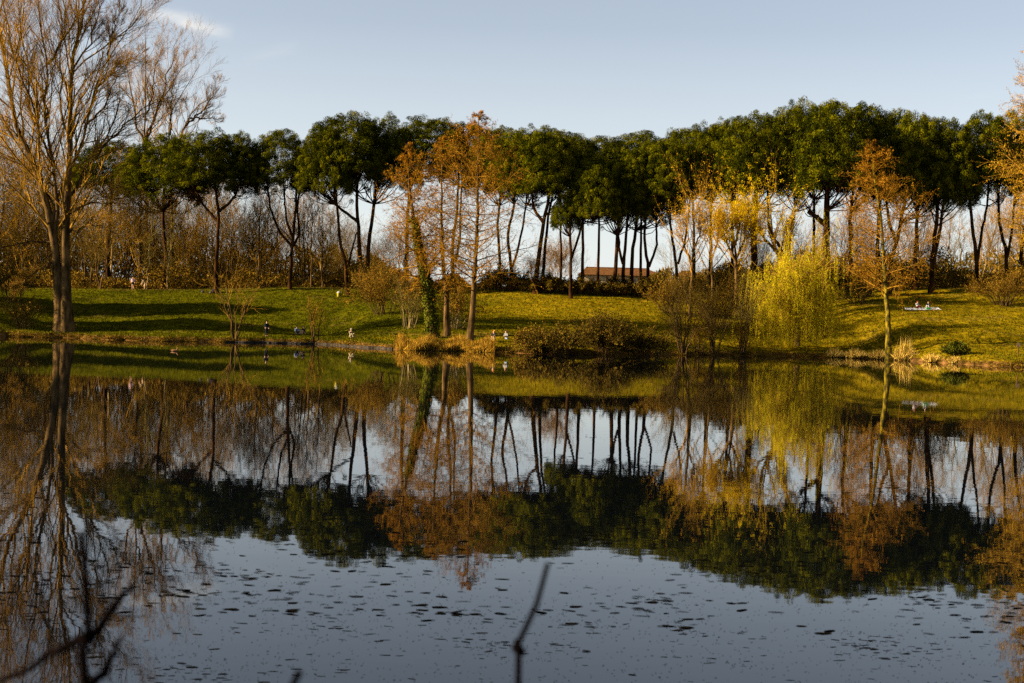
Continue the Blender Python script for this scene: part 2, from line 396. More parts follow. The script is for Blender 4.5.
pine('umbrella pine with thick trunk leaning right, left of the wide sky gap', 189, [[(535,0),(539,255),(545,215),(549,195),(551,165)],[(543,222),(534,208),(532,190)]], [(552,132,202,34)], r=2.5)
pine('umbrella pine whose slim trunk stands just behind the thick leaning one', 197, [[(542,0),(545,250),(549,215),(557,170)]], [(575,136,186,30)], r=1.8)
pine('low front umbrella pine with a lit side trunk at left of the farmhouse', 186, [[(571,0),(571,262),(570,225),(573,205),(575,185)],[(572,258),(579,235),(586,212),(592,185)]], [(594,166,220,27),(566,194,227,13)], r=1.8)
pine('umbrella pine with slim straight trunk before the left end of the farmhouse', 191, [[(582,0),(583,250),(583,215),(590,175)]], [(600,158,208,24)], r=1.8)
pine('low front umbrella pine with straight trunk before the middle of the farmhouse roof', 190, [[(614,0),(617,245),(619,210),(618,185)]], [(620,164,222,25)], r=2.2)
pine('umbrella pine with trunk forked low before the farmhouse roof', 191, [[(622,0),(624,262),(626,235),(630,195)],[(623,264),(619,245),(619,215),(621,190)]], [(635,152,216,26)], r=2.0)
pine('umbrella pine leaning right before the right half of the farmhouse roof', 194, [[(632,0),(632,260),(635,235),(639,200),(645,175)]], [(648,146,222,28)], r=2.1)
pine('umbrella pine with narrow Y trunk before the right end of the farmhouse', 192, [[(648,0),(648,267),(645,240),(646,190)],[(649,267),(656,247),(656,225),(653,190)]], [(657,140,212,26)], r=1.9)
pine('umbrella pine with wide V trunk just right of the farmhouse', 190, [[(677,0),(676,265),(671,230),(668,190)],[(678,264),(686,235),(690,195)]], [(676,140,206,26)], r=1.8)
pine('tall umbrella pine at the back above the left end of the farmhouse', 216, [[(597,0),(599,240),(598,180)]], [(600,139,186,36)], r=1.6)
pine('tall umbrella pine at the back above the right end of the farmhouse', 216, [[(640,0),(641,240),(640,180)]], [(638,134,186,38)], r=1.6)
pine('tall umbrella pine at the back behind the orange budding tree', 216, [[(694,0),(694,240),(692,180)]], [(690,130,190,36)], r=1.6)
pine('tall umbrella pine at the back above the wide sky gap', 214, [[(560,0),(561,240),(560,180)]], [(545,131,182,40)], r=1.4)
pine('umbrella pine with single straight trunk behind the orange budding tree', 195, [[(710,0),(711,250),(711,215),(712,175)]], [(712,126,196,30)], r=2.0)
pine('slim umbrella pine behind the left yellow willow', 198, [[(731,0),(732,250),(732,175)]], [(733,119,192,32)], r=1.8)
pine('umbrella pine with thick trunk between the two yellow willows', 190, [[(754,0),(754,245),(755,215),(758,170)]], [(760,114,200,38)], r=4.0)
pine('umbrella pine with pale forked trunk left of the weeping willow', 192, [[(786,0),(786,266),(778,245),(769,228),(768,185)],[(786,264),(790,240),(795,205),(794,180)]], [(790,108,196,36)], r=2.2)
pine('slim umbrella pine rising straight behind the weeping willow', 199, [[(814,0),(814,245),(814,170)]], [(812,104,190,36)], r=1.9)
pine('huge umbrella pine with the thickest trunk, right of the weeping willow', 187, [[(826,0),(826,250),(827,210),(828,170)],[(826,225),(818,218),(808,212)]], [(836,102,203,44)], r=4.6)
pine('umbrella pine with dark trunk just left of the mossy orange cypress', 192, [[(851,0),(851,250),(850,220),(855,175)]], [(868,104,198,36)], r=2.4)
pine('umbrella pine with trunk right behind the mossy orange cypress', 199, [[(879,0),(878,250),(881,170)]], [(893,111,198,32)], r=2.3)
pine('umbrella pine with trunk leaning strongly right beside the mossy orange cypress', 189, [[(889,0),(891,262),(897,240),(903,212),(908,175)],[(896,243),(888,215),(886,180)]], [(915,117,208,32)], r=2.4)
pine('umbrella pine with single straight dark trunk behind the picnic blanket', 192, [[(915,0),(916,250),(917,215),(919,170)]], [(925,116,208,30)], r=2.4)
pine('umbrella pine with twin dark trunks behind and right of the picnic blanket', 190, [[(931,0),(934,245),(938,205),(940,170)],[(933,262),(939,235),(944,200),(946,170)]], [(950,121,212,28)], r=2.6)
pine('umbrella pine with three stemmed trunk behind the orange brush pile', 192, [[(977,0),(976,255),(972,225),(969,195),(967,170)],[(977,262),(981,235),(987,205),(990,170)]], [(985,113,196,32)], r=2.2)
pine('umbrella pine with V trunk behind the golden tree at the right edge', 195, [[(1007,0),(1006,255),(1000,225),(997,180)],[(1007,258),(1012,230),(1016,180)]], [(1016,111,196,34)], r=2.1)
pine('umbrella pine at the far right edge with its crown running out of the photo', 200, [[(1022,0),(1022,245),(1035,175)]], [(1052,113,192,34)], r=2.1)

for lab, px, D in (('umbrella pine at the waterline beyond the left edge, nearest to the poplar', -62, 158), ('second umbrella pine at the waterline beyond the left edge', -185, 157.5), ('third umbrella pine at the waterline beyond the left edge', -335, 158),
                   ('umbrella pine on the lawn beyond the left edge, nearest to the thicket', -70, 171.5), ('second umbrella pine on the lawn beyond the left edge', -200, 171), ('third umbrella pine on the lawn beyond the left edge', -345, 172)):
    pine(lab, D, [[(px,0),(px+2,250),(px-3,200)]], [(px,(178 if D < 160 else 150)-(px%7)*5,232,36)])
# ------------------------------------------------------------------ bare trees and cypresses
def cypress(label, D, trunkpx, hw, r, t0, name='cypress_tree', bud='cypress_bud', bark='bark_brown', nb=95, budn=5, group='orange budding cypresses at the pond bank', side=.08, ivy=None, extra=()):
    base = on_ground(trunkpx[0][0], D)
    root = thing(name, label, 'cypress tree', base, group)
    C = curve(pxline(trunkpx, D), 22, .05); tt = np.linspace(0, 1, 22); r0 = r*PXM(D)
    R = r0*(1-.93*tt**.9)*(1+.5*np.exp(-tt*18)); mb = MB(); tubes(mb, C, np.maximum(R, .03), 10)
    for e in extra:
        C2 = curve(pxline(e, D, False), 12, .05); tubes(mb, C2, np.linspace(r0*.55, .05, 12), 7)
    mb.build('trunk', M[bark], root, loc=base)
    H = np.linalg.norm(C[-1]-C[0]); W = hw*PXM(D)
    shp = lambda t: np.where(t < .5, .8+.2*t/.5, ((1-t)/.5)**.8*.95+.05)*1.25
    B, BR = spawn(C[None], np.maximum(R, .03)[None], nb, t0, .995, 1.25, W/H, .3, 6, .08, .10, .3, shp, .018, even=True)
    mb = MB(); tubes(mb, B, np.minimum(BR, .075), 4)
    B2, R2 = spawn(B, BR, 9, .18, 1, .8, .38, .5, 4, .05, .18, .5, None, .011); tubes(mb, B2, R2, 3)
    B3, R3 = spawn(B2, R2, 5, .2, 1, .7, .5, .6, 3, 0, .22, .6, None, .008); tubes(mb, B3, R3, 3)
    mb.build('branches', M['twig_orange'] if bud != 'gold_bud' else M['twig_gold'], root, loc=base)
    mb = MB()
    for q, kk in ((B2, budn), (B3, budn)):
        n = len(q); t = rng.random((n, kk)); K = q.shape[1]; f = t*(K-1); i = np.clip(f.astype(int), 0, K-2); u = (f-i)[..., None]; ix = np.arange(n)[:, None]
        p = (q[ix, i]*(1-u)+q[ix, i+1]*u + rng.normal(size=(n, kk, 3))*.07).reshape(-1, 3)
        ti = np.clip(np.repeat(rng.random(n), kk)*.6+rng.random(n*kk)*.4, 0, 1)
        cards(mb, p, rng.normal(size=p.shape), rng.uniform(.10, .22, len(p)), rng.uniform(.03, .075, len(p)), tint=ti)
    mb.build('crown', M[bud], root, smooth=False, loc=base)
    if ivy:
        mb = MB(); n = 9000; t = rng.uniform(.01, ivy, n); f = t*21; i = f.astype(int); u = (f-i)[:, None]
        p = C[i]*(1-u)+C[np.minimum(i+1, 21)]*u; d = norm(rng.normal(size=(n, 3))*np.array([1, 1, .5])); rr = (r0*(1-.7*t)*rng.uniform(.8, 1.9, n))[:, None]
        cards(mb, p+d*rr, d+.5*rng.normal(size=d.shape), rng.uniform(.12, .28, n), rng.uniform(.1, .2, n)); mb.build('ivy', M['ivy'], root, smooth=False, loc=base)
    return root
cypress('orange cypress with a left leaning trunk wrapped in green ivy', 150, [(433,0),(429,300),(420,250),(413,215),(409,180),(408,143)], 30, 4.6, .25, nb=66, ivy=.62, budn=4)
cypress('slimmer orange cypress with dark trunk between the ivy clad one and the tallest', 152, [(447,0),(446,300),(442,240),(442,190),(441,136)], 28, 3.2, .25, nb=64, budn=4)
cypress('tallest orange cypress on the bank with a straight leaning bare trunk', 146, [(470,0),(474,290),(477,220),(478,160),(479,112)], 44, 3.5, .22, nb=84, budn=4)
cypress('orange cypress with yellow mossy trunk at the right bank by the dry grass', 151, [(889,0),(888,320),(884,260),(880,215),(874,175),(871,141)], 38, 3.3, .3, bark='bark_moss', nb=84, budn=4)
cypress('tall golden orange tree cut off by the right edge of the photo', 146, [(1052,0),(1052,280),(1050,180),(1046,90),(1042,22)], 38, 5, .3, name='golden_tree', bud='gold_bud', nb=120, budn=6)['category'] = 'tree'

def limbs_tree(name, label, cat, D, limbs, r, levels, bark, twig, group=None, depth=2.0, tw_len=.34, up=.25, ang=.55, mid=None, trunk_n=1, rmin=.012):
    """limbs: pixel polylines; the first trunk_n start at the ground"""
    base = on_ground(limbs[0][0][0], D)
    root = thing(name, label, cat, base, group)
    mb = MB(); Ps = []; Rs = []
    for k, l in enumerate(limbs):
        P = pxline(l[1:] if isinstance(l[0], (int, float)) else l, D, k < trunk_n, dy=(0 if k < trunk_n else rng.uniform(-depth, depth)*len(l)))
        rr = l[0] if isinstance(l[0], (int, float)) else (r if k < trunk_n else r*.42)
        C = curve(P, 14, .05 if k < trunk_n else .16); t = np.linspace(0, 1, 14); R = rr*(1 if k < trunk_n else .78)*PXM(D)*(1-.93*t**(.5 if k < trunk_n else 1))*(1+(.3*np.exp(-t*22) if k < trunk_n else 0)); R = np.maximum(R, .03)
        tubes(mb, C, R, 9); Ps.append(C); Rs.append(R)
    mb.build('trunk', M[bark], root, loc=base)
    P = np.stack(Ps); R = np.stack(Rs); mb = MB(); lo = .3
    for k, (mm, sd, KK) in enumerate(levels):
        P, R = spawn(P, R, mm, lo if k else .19, 1, ang if k else ang*1.1, tw_len if k == 0 else .48, .5, KK, up, .13, .4, (lambda t: 1.15-.55*t), rmin if k < 2 else rmin*.7)
        if k == 0: R = np.minimum(R, .09)
        tubes(mb, P, R, sd)
    mb.build('crown', M[twig], root, loc=base)
    return root
limbs_tree('poplar_tree', 'giant bare poplar with double trunk at the left bank, taller than the photo', 'bare tree', 156.6,
    [[(62,0),(60,315),(57,265),(51,222),(41,186),(36,165),(26,148),(17,128),(8,80),(-4,10),(-10,-60)],
     [(66.5,0),(67,315),(65.5,265),(66,227),(69,183),(70,130),(72,61),(82,20),(88,-70)],
     [2.6,(55,235),(54,197),(51,159),(48,125),(44,95),(48,62),(39,20),(34,-60)],
     [2.4,(52,222),(62,185),(80,150),(88,120),(96,88),(109,61),(131,25),(141,5)],
     [1.6,(96,88),(110,74),(123,64),(142,54)],
     [2.2,(69,197),(88,168),(112,138),(133,117),(152,103),(172,97)],
     [1.8,(41,186),(38,150),(39,131),(24,85),(12,51),(5,0),(0,-50)],
     [1.8,(36,165),(20,140),(0,118),(-25,95)],
     [1.6,(46,120),(43,92),(24,63),(0,33),(-15,5)],
     [1.8,(48,64),(61,41),(78,15),(92,-30)],
     [1.5,(70,140),(60,100),(62,60),(60,10),(58,-60)],
     [1.5,(54,205),(40,180),(20,165),(-10,155),(-40,150)],
     [1.5,(57,244),(40,241),(22,243),(-5,252),(-40,268)],
     [1.2,(58,262),(40,268),(25,280),(12,292)],
     [1.4,(67,235),(85,225),(105,228),(135,243)],
     [1.3,(68,215),(90,205),(125,203),(160,204)],
     [1.4,(72,70),(90,45),(100,15),(112,-25)],
     [1.5,(50,160),(30,110),(25,60),(20,0),(18,-50)],
     [1.4,(109,61),(112,35),(120,5)],
     [1.4,(88,122),(105,105),(112,85),(128,60)]],
    7.2, [(34, 4, 6), (12, 3, 5), (8, 3, 4)], 'bark_dark', 'twig_gold', trunk_n=2, depth=1.2, tw_len=.22, rmin=.010)
limbs_tree('bare_tree', 'tall golden bare tree rising above the pines, beside the poplar', 'bare tree', 226,
    [[(147,0),(146,200),(145,140),(146,88),(145,26)], [2,(146,160),(150,128),(166,83),(178,38)], [1.7,(146,150),(136,120),(128,70),(124,45)], [1.4,(146,120),(152,90),(160,50)], [1.4,(146,140),(158,110),(176,75),(192,60)]],
    3, [(24, 3, 5), (10, 3, 4), (7, 3, 3)], 'bark_brown', 'twig_gold', tw_len=.27, group='tall bare trees showing above the left pines')
limbs_tree('bare_tree', 'bare tree with fanned branches above the pines, right of the tall golden one', 'bare tree', 230,
    [[(172,0),(172,200),(169,140),(172,110),(188,84),(200,64)], [2,(171,180),(180,140),(196,108),(217,96)], [1.6,(170,135),(172,100),(176,75)], [1.4,(186,126),(205,108),(214,92),(216,80)], [1.3,(190,118),(208,118),(218,122)]],
    2.6, [(24, 3, 5), (10, 3, 4), (7, 3, 3)], 'bark_brown', 'twig_gold', tw_len=.27, group='tall bare trees showing above the left pines')

# thicket trees: a few grown once, then copied
def thicket(name, label, cat, H, spread, bark, twig, group, leaf=None, tk=.011, lv=((16, 4, 6), (7, 3, 4), (5, 3, 3)), trunks=1, t0=.18):
    root = thing(name, label, cat, (0, 0, 0), group)
    Ps, Rs = [], []
    for k in range(trunks):
        a = rng.uniform(0, 6.28); l = (.05 if trunks == 1 else .22)*H
        P = curve([(0, 0, -.3), (l*.4*math.cos(a), l*.4*math.sin(a), H*.4), (l*math.cos(a), l*math.sin(a), H*(1-.12*k))], 12, H*.008)
        R = tk*H*(1-.9*np.linspace(0, 1, 12))*(1 if trunks == 1 else .75); Ps.append(P); Rs.append(np.maximum(R, .015))
    P, R = np.stack(Ps), np.stack(Rs); mb = MB(); tubes(mb, P, R, 7); mb.build('trunk', M[bark], root)
    mb = MB(); last = None
    for k, (mm, sd, KK) in enumerate(lv):
        P, R = spawn(P, R, mm, t0 if k == 0 else .25, 1, .62, spread if k == 0 else .5, .5, KK, .22, .14, .4, (lambda t: 1.2-.75*t) if k == 0 else None, .013 if k < 2 else .009)
        tubes(mb, P, R, sd); last = P
    if leaf:
        n = len(last); c = (last[:, rng.integers(1, last.shape[1], 1)]).reshape(-1, 3) + rng.normal(size=(n, 3))*.12
        cards(mb, c, rng.normal(size=c.shape), rng.uniform(.10, .2, n), rng.uniform(.05, .09, n), mi=1)
    mb.build('crown', [M[twig]]+([M[leaf]] if leaf else []), root)
    return root
LT = 'thin bare brown tree crowded in the thicket behind the left lawn'; LG = 'bare trees of the left thicket'
RT = 'thin bare olive tree in the thicket behind the right pines'; RG = 'bare trees of the right thicket'
protoL = [thicket('bare_tree', LT, 'bare tree', 14, .4, 'bark_dark', 'twig_brown', LG, tk=.02), thicket('bare_tree', LT, 'bare tree', 12, .42, 'bark_brown', 'twig_orange', LG, leaf='dry_leaf'),
          thicket('bare_tree', LT, 'bare tree', 13, .38, 'bark_pale', 'twig_gold', LG), thicket('bare_tree', LT, 'bare tree', 11, .45, 'bark_brown', 'twig_brown', LG, leaf='dry_leaf', trunks=3)]
protoR = [thicket('bare_tree', RT, 'bare tree', 12, .26, 'bark_pale', 'twig_olive', RG), thicket('bare_tree', RT, 'bare tree', 12, .28, 'bark_moss', 'twig_gold', RG, leaf='ivy'), thicket('bare_tree', RT, 'bare tree', 11, .45, 'bark_pale', 'twig_orange', RG, trunks=3)]
used = set()
def put(protos, k, px, D, hpx):
    b = on_ground(px, D); pr = protos[k]; b[2] -= .1
    base_h = {0: 14, 1: 12, 2: 13, 3: 11}[k] if protos is protoL else {0: 12, 1: 12, 2: 11}[k]
    s = hpx*PXM(D)/base_h
    if id(pr) not in used:
        used.add(id(pr)); pr.location = [float(v) for v in b]; pr.rotation_euler = (0, 0, rng.uniform(0, 6)); pr.scale = (s, s, s); return pr
    return dup(pr, b, rng.uniform(0, 6.28), (s*rng.uniform(.9, 1.15), s*rng.uniform(.9, 1.15), s))
for k in range(100):
    px = -70 + k*4.15 + rng.uniform(-4, 4); D = rng.uniform(201, 262)
    h = np.interp(px, [-70, 60, 110, 200, 240, 330, 350], [125, 120, 105, 90, 95, 80, 60])*rng.choice([.55, .7, .85, 1.0, 1.15])*rng.uniform(.9, 1.05)
    put(protoL, int(rng.integers(0, 4)) if px < 200 else int(rng.choice([1, 1, 3, 2])), px, D, h)
for k in range(10): put(protoL, int(rng.choice([1, 3])), 348+k*9+rng.uniform(-4, 4), rng.uniform(202, 225), rng.uniform(36, 62))
for k in range(42):
    px = 688 + k*8.8 + rng.uniform(-4, 4); D = rng.uniform(204, 258)
    put(protoR, int(rng.integers(0, 3)), px, D, np.interp(px, [690, 780, 850, 1000], [50, 65, 85, 95])*rng.uniform(.55, 1.15))
# round orange bare tree in the gap, seen left of the farmhouse
def solo(name, label, cat, px, D, hpx, spread, bark, twig, leaf=None, trunks=1, group=None, lv=((16, 4, 6), (7, 3, 4), (5, 3, 3)), t0=.18):
    H = hpx*PXM(D); r = thicket(name, label, cat, H, spread, bark, twig, group, leaf, lv=lv, trunks=trunks, t0=t0); b = on_ground(px, D); b[2] -= .1; r.location = [float(v) for v in b]; return r
solo('bare_tree', 'round pale orange bare tree in the sky gap left of the farmhouse', 'bare tree', 557, 232, 44, .62, 'bark_brown', 'twig_orange', 'dry_leaf', 3, lv=((20, 4, 5), (8, 3, 4), (6, 3, 3)))
solo('bare_tree', 'small rounded bare tree between the V trunks left of the sky gap', 'bare tree', 530, 236, 32, .6, 'bark_brown', 'twig_orange', 'dry_leaf', 3)
solo('bare_tree', 'pale leafless tree just right of the farmhouse roof', 'bare tree', 671, 228, 50, .45, 'bark_pale', 'twig_olive', None, 1)
solo('bare_tree', 'white barked slender tree left of the dark pine trunk behind the walkers', 'bare tree', 147, 194, 78, .2, 'bark_pale', 'twig_olive')
solo('bare_tree', 'white barked slender tree right of the dark pine trunk behind the walkers', 'bare tree', 167, 194, 70, .2, 'bark_pale', 'twig_olive')
solo('bare_tree', 'dark leaning bare tree just right of the poplar trunks', 'bare tree', 100, 193, 105, .3, 'bark_brown', 'twig_brown', None, 3)
solo('bare_tree', 'slender bare tree with orange leaves left of the curved pine limb', 'bare tree', 258, 197, 105, .26, 'bark_brown', 'twig_orange', 'gold_bud')
solo('bare_tree', 'thin dark bare tree midway between the curved limb pine and the leaning trunks', 'bare tree', 311, 195, 88, .28, 'bark_brown', 'twig_brown')
solo('bare_tree', 'thin dark bare tree next to the slim leaning pine, at its left', 'bare tree', 322, 197, 84, .26, 'bark_brown', 'twig_brown')

# ------------------------------------------------------------------ yellow and orange spring trees
def budding(name, label, cat, px, D, limbs, r, leaf, n2=6, len1=.4, group=None, cl=.2, bark='bark_brown', twig='twig_gold'):
    base = on_ground(px, D); root = thing(name, label, cat, base, group); mb = MB(); Ps, Rs = [], []
    for k, l in enumerate(limbs):
        C = curve(pxline(l, D, k == 0, dy=0 if k == 0 else rng.uniform(-2, 2)), 12, .05); R = r*PXM(D)*(1 if k == 0 else .6)*(1-.85*np.linspace(0, 1, 12)); tubes(mb, C, np.maximum(R, .02), 8); Ps.append(C); Rs.append(np.maximum(R, .02))
    mb.build('trunk', M[bark], root, loc=base)
    P, R = spawn(np.stack(Ps), np.stack(Rs), 16, .4, 1, .6, len1, .5, 6, .25, .12, .4, None, .014); mb = MB(); tubes(mb, P, np.minimum(R, .06), 4)
    P2, R2 = spawn(P, R, 8, .2, 1, .55, .5, .5, 4, .2, .15, .4, None, .010); tubes(mb, P2, R2, 3); mb.build('branches', M[twig], root, loc=base)
    mb = MB(); n = len(P2); kk = n2; c = P2[np.arange(n)[:, None], rng.integers(0, 4, (n, kk))] + rng.normal(size=(n, kk, 3))*.13; c = c.reshape(-1, 3)
    cards(mb, c, rng.normal(size=c.shape), rng.uniform(.12, .28, len(c)), rng.uniform(.045, .09, len(c)), tint=np.clip(np.repeat(rng.random(n), kk)*.6+.4*rng.random(n*kk), 0, 1)); mb.build('crown', M[leaf], root, smooth=False, loc=base)
    return root
budding('willow_tree', 'bright yellow upright willow, left of the thick pine trunk', 'willow tree', 737, 181, [[(737,0),(736,265),(735,245),(733,222)],[(736,262),(727,242),(721,226)],[(736,258),(745,240),(752,222)],[(735,245),(739,225),(740,214)]], 2.6, 'yellow_leaf', 52, .5, 'yellow upright willows before the pines')
budding('willow_tree', 'duller yellow upright willow, between the thick pine trunk and the weeping willow', 'willow tree', 781, 180, [[(781,0),(780,270),(776,248),(770,225)],[(780,265),(786,245),(790,224)],[(778,252),(764,238),(760,226)]], 3.4, 'yellow_leaf', 14, .5, 'yellow upright willows before the pines')
budding('budding_tree', 'slender orange budding tree right of the V trunk pine by the farmhouse', 'tree', 690, 176, [[(690,0),(692,270),(693,242),(694,215)],[(691,262),(684,244),(682,222)],[(692,252),(700,234),(703,216)]], 1.8, 'gold_bud', 14, .42)
budding('budding_tree', 'thin orange budding tree just left of the bright yellow willow', 'tree', 713, 174, [[(713,0),(712,270),(710,235),(706,210)],[(712,258),(719,236),(722,220)]], 1.6, 'gold_bud', 12, .4)

def weeping(label, px, D):
    base = on_ground(px, D); root = thing('weeping_willow', label, 'willow tree', base); mb = MB()
    limbs = [[(px,0),(px-1,322),(px-2,300),(px,270),(px+2,248)], [(px-1,318),(px-12,290),(px-24,270),(px-32,278)], [(px-1,310),(px+10,280),(px+23,268),(px+31,280)], [(px-2,300),(px-8,270),(px-14,255)], [(px-1,295),(px+14,265),(px+18,254)], [(px-2,305),(px-20,285),(px-36,298)], [(px,300),(px+16,290),(px+32,300)], [(px,300),(px-4,280),(px-8,276),(px-10,286)], [(px,300),(px+6,276),(px+10,272),(px+14,282)], [(px-1,310),(px-12,300),(px-20,304)], [(px-1,310),(px+10,298),(px+22,306)]]
    Ps, Rs = [], []
    for k, l in enumerate(limbs):
        C = curve(pxline(l, D, k == 0, dy=0 if k == 0 else (-6, 3, -4, 3, -6, 1, -6, -5, -7, -6)[(k-1) % 10]), 12, .12); R = (.3 if k == 0 else .14)*(1-.8*np.linspace(0, 1, 12)); tubes(mb, C, R, 8); Ps.append(C); Rs.append(R)
    mb.build('trunk', M['bark_brown'], root, loc=base); mb = MB()
    P, R = spawn(np.stack(Ps), np.stack(Rs), 17, .3, 1, .9, .45, .4, 6, .05, .15, .4, None, .02); tubes(mb, P, np.minimum(R, .05), 4)
    # hanging strands
    n = len(P); st = P[np.arange(n)[:, None], rng.integers(1, 6, (n, 7))].reshape(-1, 3); n = len(st)
    L = np.minimum(rng.uniform(1.2, 3.2, n)*rng.choice([1, 1.8, 3.0], n), st[:, 2]-ground(st[:, 0], st[:, 1])-rng.uniform(.1, 1.2, n)); L = np.maximum(L, .3); K = 9
    d = norm(rng.normal(size=(n, 3))*np.array([1, 1, .2])); pts = [st]; p = st
    for k in range(K-1):
        d = norm(d*.45+np.array([0, 0, -.75])+.06*rng.normal(size=d.shape)); p = p+d*(L/(K-1))[:, None]; p[:, 2] = np.maximum(p[:, 2], ground(p[:, 0], p[:, 1])+.12); pts.append(p)
    Q = np.stack(pts, 1); tubes(mb, Q, np.full((n, K), .008), 3); mb.build('branches', M['twig_gold'], root, loc=base)
    mb = MB(); kk = 50; f = rng.random((n, kk))*(K-1); i = np.clip(f.astype(int), 0, K-2); u = (f-i)[..., None]; ix = np.arange(n)[:, None]
    c = (Q[ix, i]*(1-u)+Q[ix, i+1]*u+rng.normal(size=(n, kk, 3))*.06).reshape(-1, 3); al = np.tile([0, 0, -1.], (len(c), 1))+rng.normal(size=c.shape)*.5
    cards(mb, c, rng.normal(size=c.shape), rng.uniform(.12, .27, len(c)), rng.uniform(.03, .06, len(c)), along=al, tint=np.clip(np.repeat(rng.random(n), kk)*.6+.4*rng.random(n*kk), 0, 1))
    mb.build('crown', M['willow_leaf'], root, smooth=False, loc=base)
weeping('weeping willow with hanging yellow green strands at the bank', 798, 160.5)

# ------------------------------------------------------------------ shrubs
def shrub(label, px, D, wpx, hpx, stems, twig, leaf=None, leafn=3, name='bare_shrub', group=None, bark='bark_brown', lv2=6, rs=.05, up=.15, lean=0, loc=None, ls=1.0, bs=.25, qm=0, n1=9):
    base = on_ground(px, D) if loc is None else np.array(loc); base = base if loc is not None or D > 150 or 'bush' not in label or 'green' in label else np.array([base[0]*1.0, float(shore(base[0]))+.5, .15]); root = thing(name, label, 'shrub', base, group); W, H = wpx*PXM(D)/2, hpx*PXM(D)
    if loc is not None: W, H = wpx, hpx
    P = []
    for k in range(stems):
        a = rng.uniform(0, 6.28); q = qm+(1-qm)*rng.random()**.6; e = base+np.array([W*q*math.cos(a)+lean*H*.4, W*q*math.sin(a)*.8, H*(1-.5*q*q)*rng.uniform(.55, 1.08)])
        s = base+np.array([W*bs*q*math.cos(a), W*bs*q*math.sin(a), -.1]); mid = s*.45+e*.55; mid[2] += .12*H*q; mid[:2] -= (e-s)[:2]*.12
        P.append(curve([s, mid, e], 8, .03*H*.3))
    P = np.stack(P); R = rs*np.linspace(1, .25, 8)[None].repeat(stems, 0)*rng.uniform(.6, 1.2, (stems, 1)); mb = MB(); tubes(mb, P, R, 6); mb.build('stems', M[bark], root, loc=base)
    mb = MB(); P1, R1 = spawn(P, R, n1, .25, 1, .6, .36, .5, 5, up, .15, .4, None, .009); tubes(mb, P1, np.minimum(R1, .03), 3)
    P2, R2 = spawn(P1, R1, lv2, .2, 1, .6, .5, .6, 4, up, .18, .5, None, .007); tubes(mb, P2, R2, 3); mb.build('twigs', M[twig], root, loc=base)
    if leaf:
        mb = MB(); n = len(P2); c = (P2[np.arange(n)[:, None], rng.integers(0, 4, (n, leafn))]+rng.normal(size=(n, leafn, 3))*.09).reshape(-1, 3)
        cards(mb, c, rng.normal(size=c.shape), rng.uniform(.12, .26, len(c))*ls, rng.uniform(.07, .14, len(c))*ls); mb.build('foliage', M[leaf], root, smooth=False, loc=base)
    return root
BG = 'low brown bushes along the bank'
shrub('many stemmed bare bush standing at the waterline right of the poplar', 228, 150, 66, 112, 6, 'twig_gold', None, bark='bark_brown', rs=.085, bs=.03, qm=.78, lv2=4, n1=6)
shrub('thin bare sapling with orange twigs at the bank beside the seated anglers', 315, 156.3, 24, 66, 3, 'twig_orange', 'dry_leaf', 1, bark='bark_brown', rs=.13)
shrub('rusty brown brush heap spreading left of the ivy clad cypress', 385, 172, 74, 44, 26, 'twig_orange', 'dry_leaf', 3)
shrub('rusty brown bush behind the brush heap, under the leaning pine trunks', 372, 184, 50, 34, 20, 'twig_brown', 'dry_leaf', 3)
shrub('pale tangled bare bush at the foot of the ivy clad cypress', 408, 158, 60, 62, 16, 'twig_olive', 'dry_leaf', 1, bark='bark_pale')
shrub('tangled orange bush between the ivy clad cypress and the tallest cypress', 455, 158, 58, 52, 16, 'twig_orange', 'dry_leaf', 2, bark='bark_pale')
shrub('golden brown bush right beside the standing angler', 533, 141.5, 40, 20, 40, 'twig_gold', 'dry_leaf', 3, group=BG, rs=.03)
shrub('dark low bush on the bank, second to the right of the standing angler', 558, 142, 70, 22, 54, 'twig_brown', 'dark_leaf', 2, group=BG, rs=.035)
shrub('darkest and tallest brown bush in the middle of the bank row', 602, 142.5, 66, 33, 60, 'twig_brown', 'dark_leaf', 2, group=BG, rs=.035)
shrub('dark low bush at the right end of the bank row, by the leaning stem', 638, 144, 66, 20, 54, 'twig_brown', 'dark_leaf', 2, group=BG, rs=.035)
shrub('thin pale leaning stem standing alone at the waterline', 662, 142.5, 12, 52, 2, 'twig_brown', 'dry_leaf', 1, rs=.09, bark='bark_pale', lean=-.5)
shrub('bare brown thicket bush at the waterline left of the weeping willow', 690, 143, 70, 84, 13, 'twig_brown', None, rs=.08, bs=.1)
shrub('bare brown bush closest to the weeping willow strands', 726, 144, 64, 80, 13, 'twig_brown', None, rs=.08, bs=.1)
shrub('short russet bush between the two tall bare bushes at the waterline', 708, 144, 50, 46, 14, 'twig_orange', None, rs=.05)
shrub('low russet bush by the waterline at the left foot of the weeping willow', 752, 146, 44, 30, 14, 'twig_orange', None, rs=.05)
shrub('tall wispy bare sapling clump between the bare waterline bushes and the willow', 743, 154, 48, 92, 8, 'twig_olive', None, rs=.07, bs=.1)
shrub('tall thin bare sapling right of the leaning stem', 678, 153, 34, 70, 5, 'twig_brown', None, rs=.07, bs=.1)
shrub('brown leafy scrub up the slope behind the bare waterline bushes', 716, 170, 90, 50, 30, 'twig_orange', 'dry_leaf', 3)
shrub('brown leafy scrub up the slope just left of the weeping willow', 760, 174, 70, 46, 26, 'twig_brown', 'dry_leaf', 3)
shrub('small scrub bush below the V trunk pine by the farmhouse', 668, 178, 50, 34, 22, 'twig_orange', 'dry_leaf', 3)
shrub('pinkish brown brush pile below the pines at the right edge', 1003, 181, 76, 36, 34, 'twig_orange', 'dry_leaf', 2)
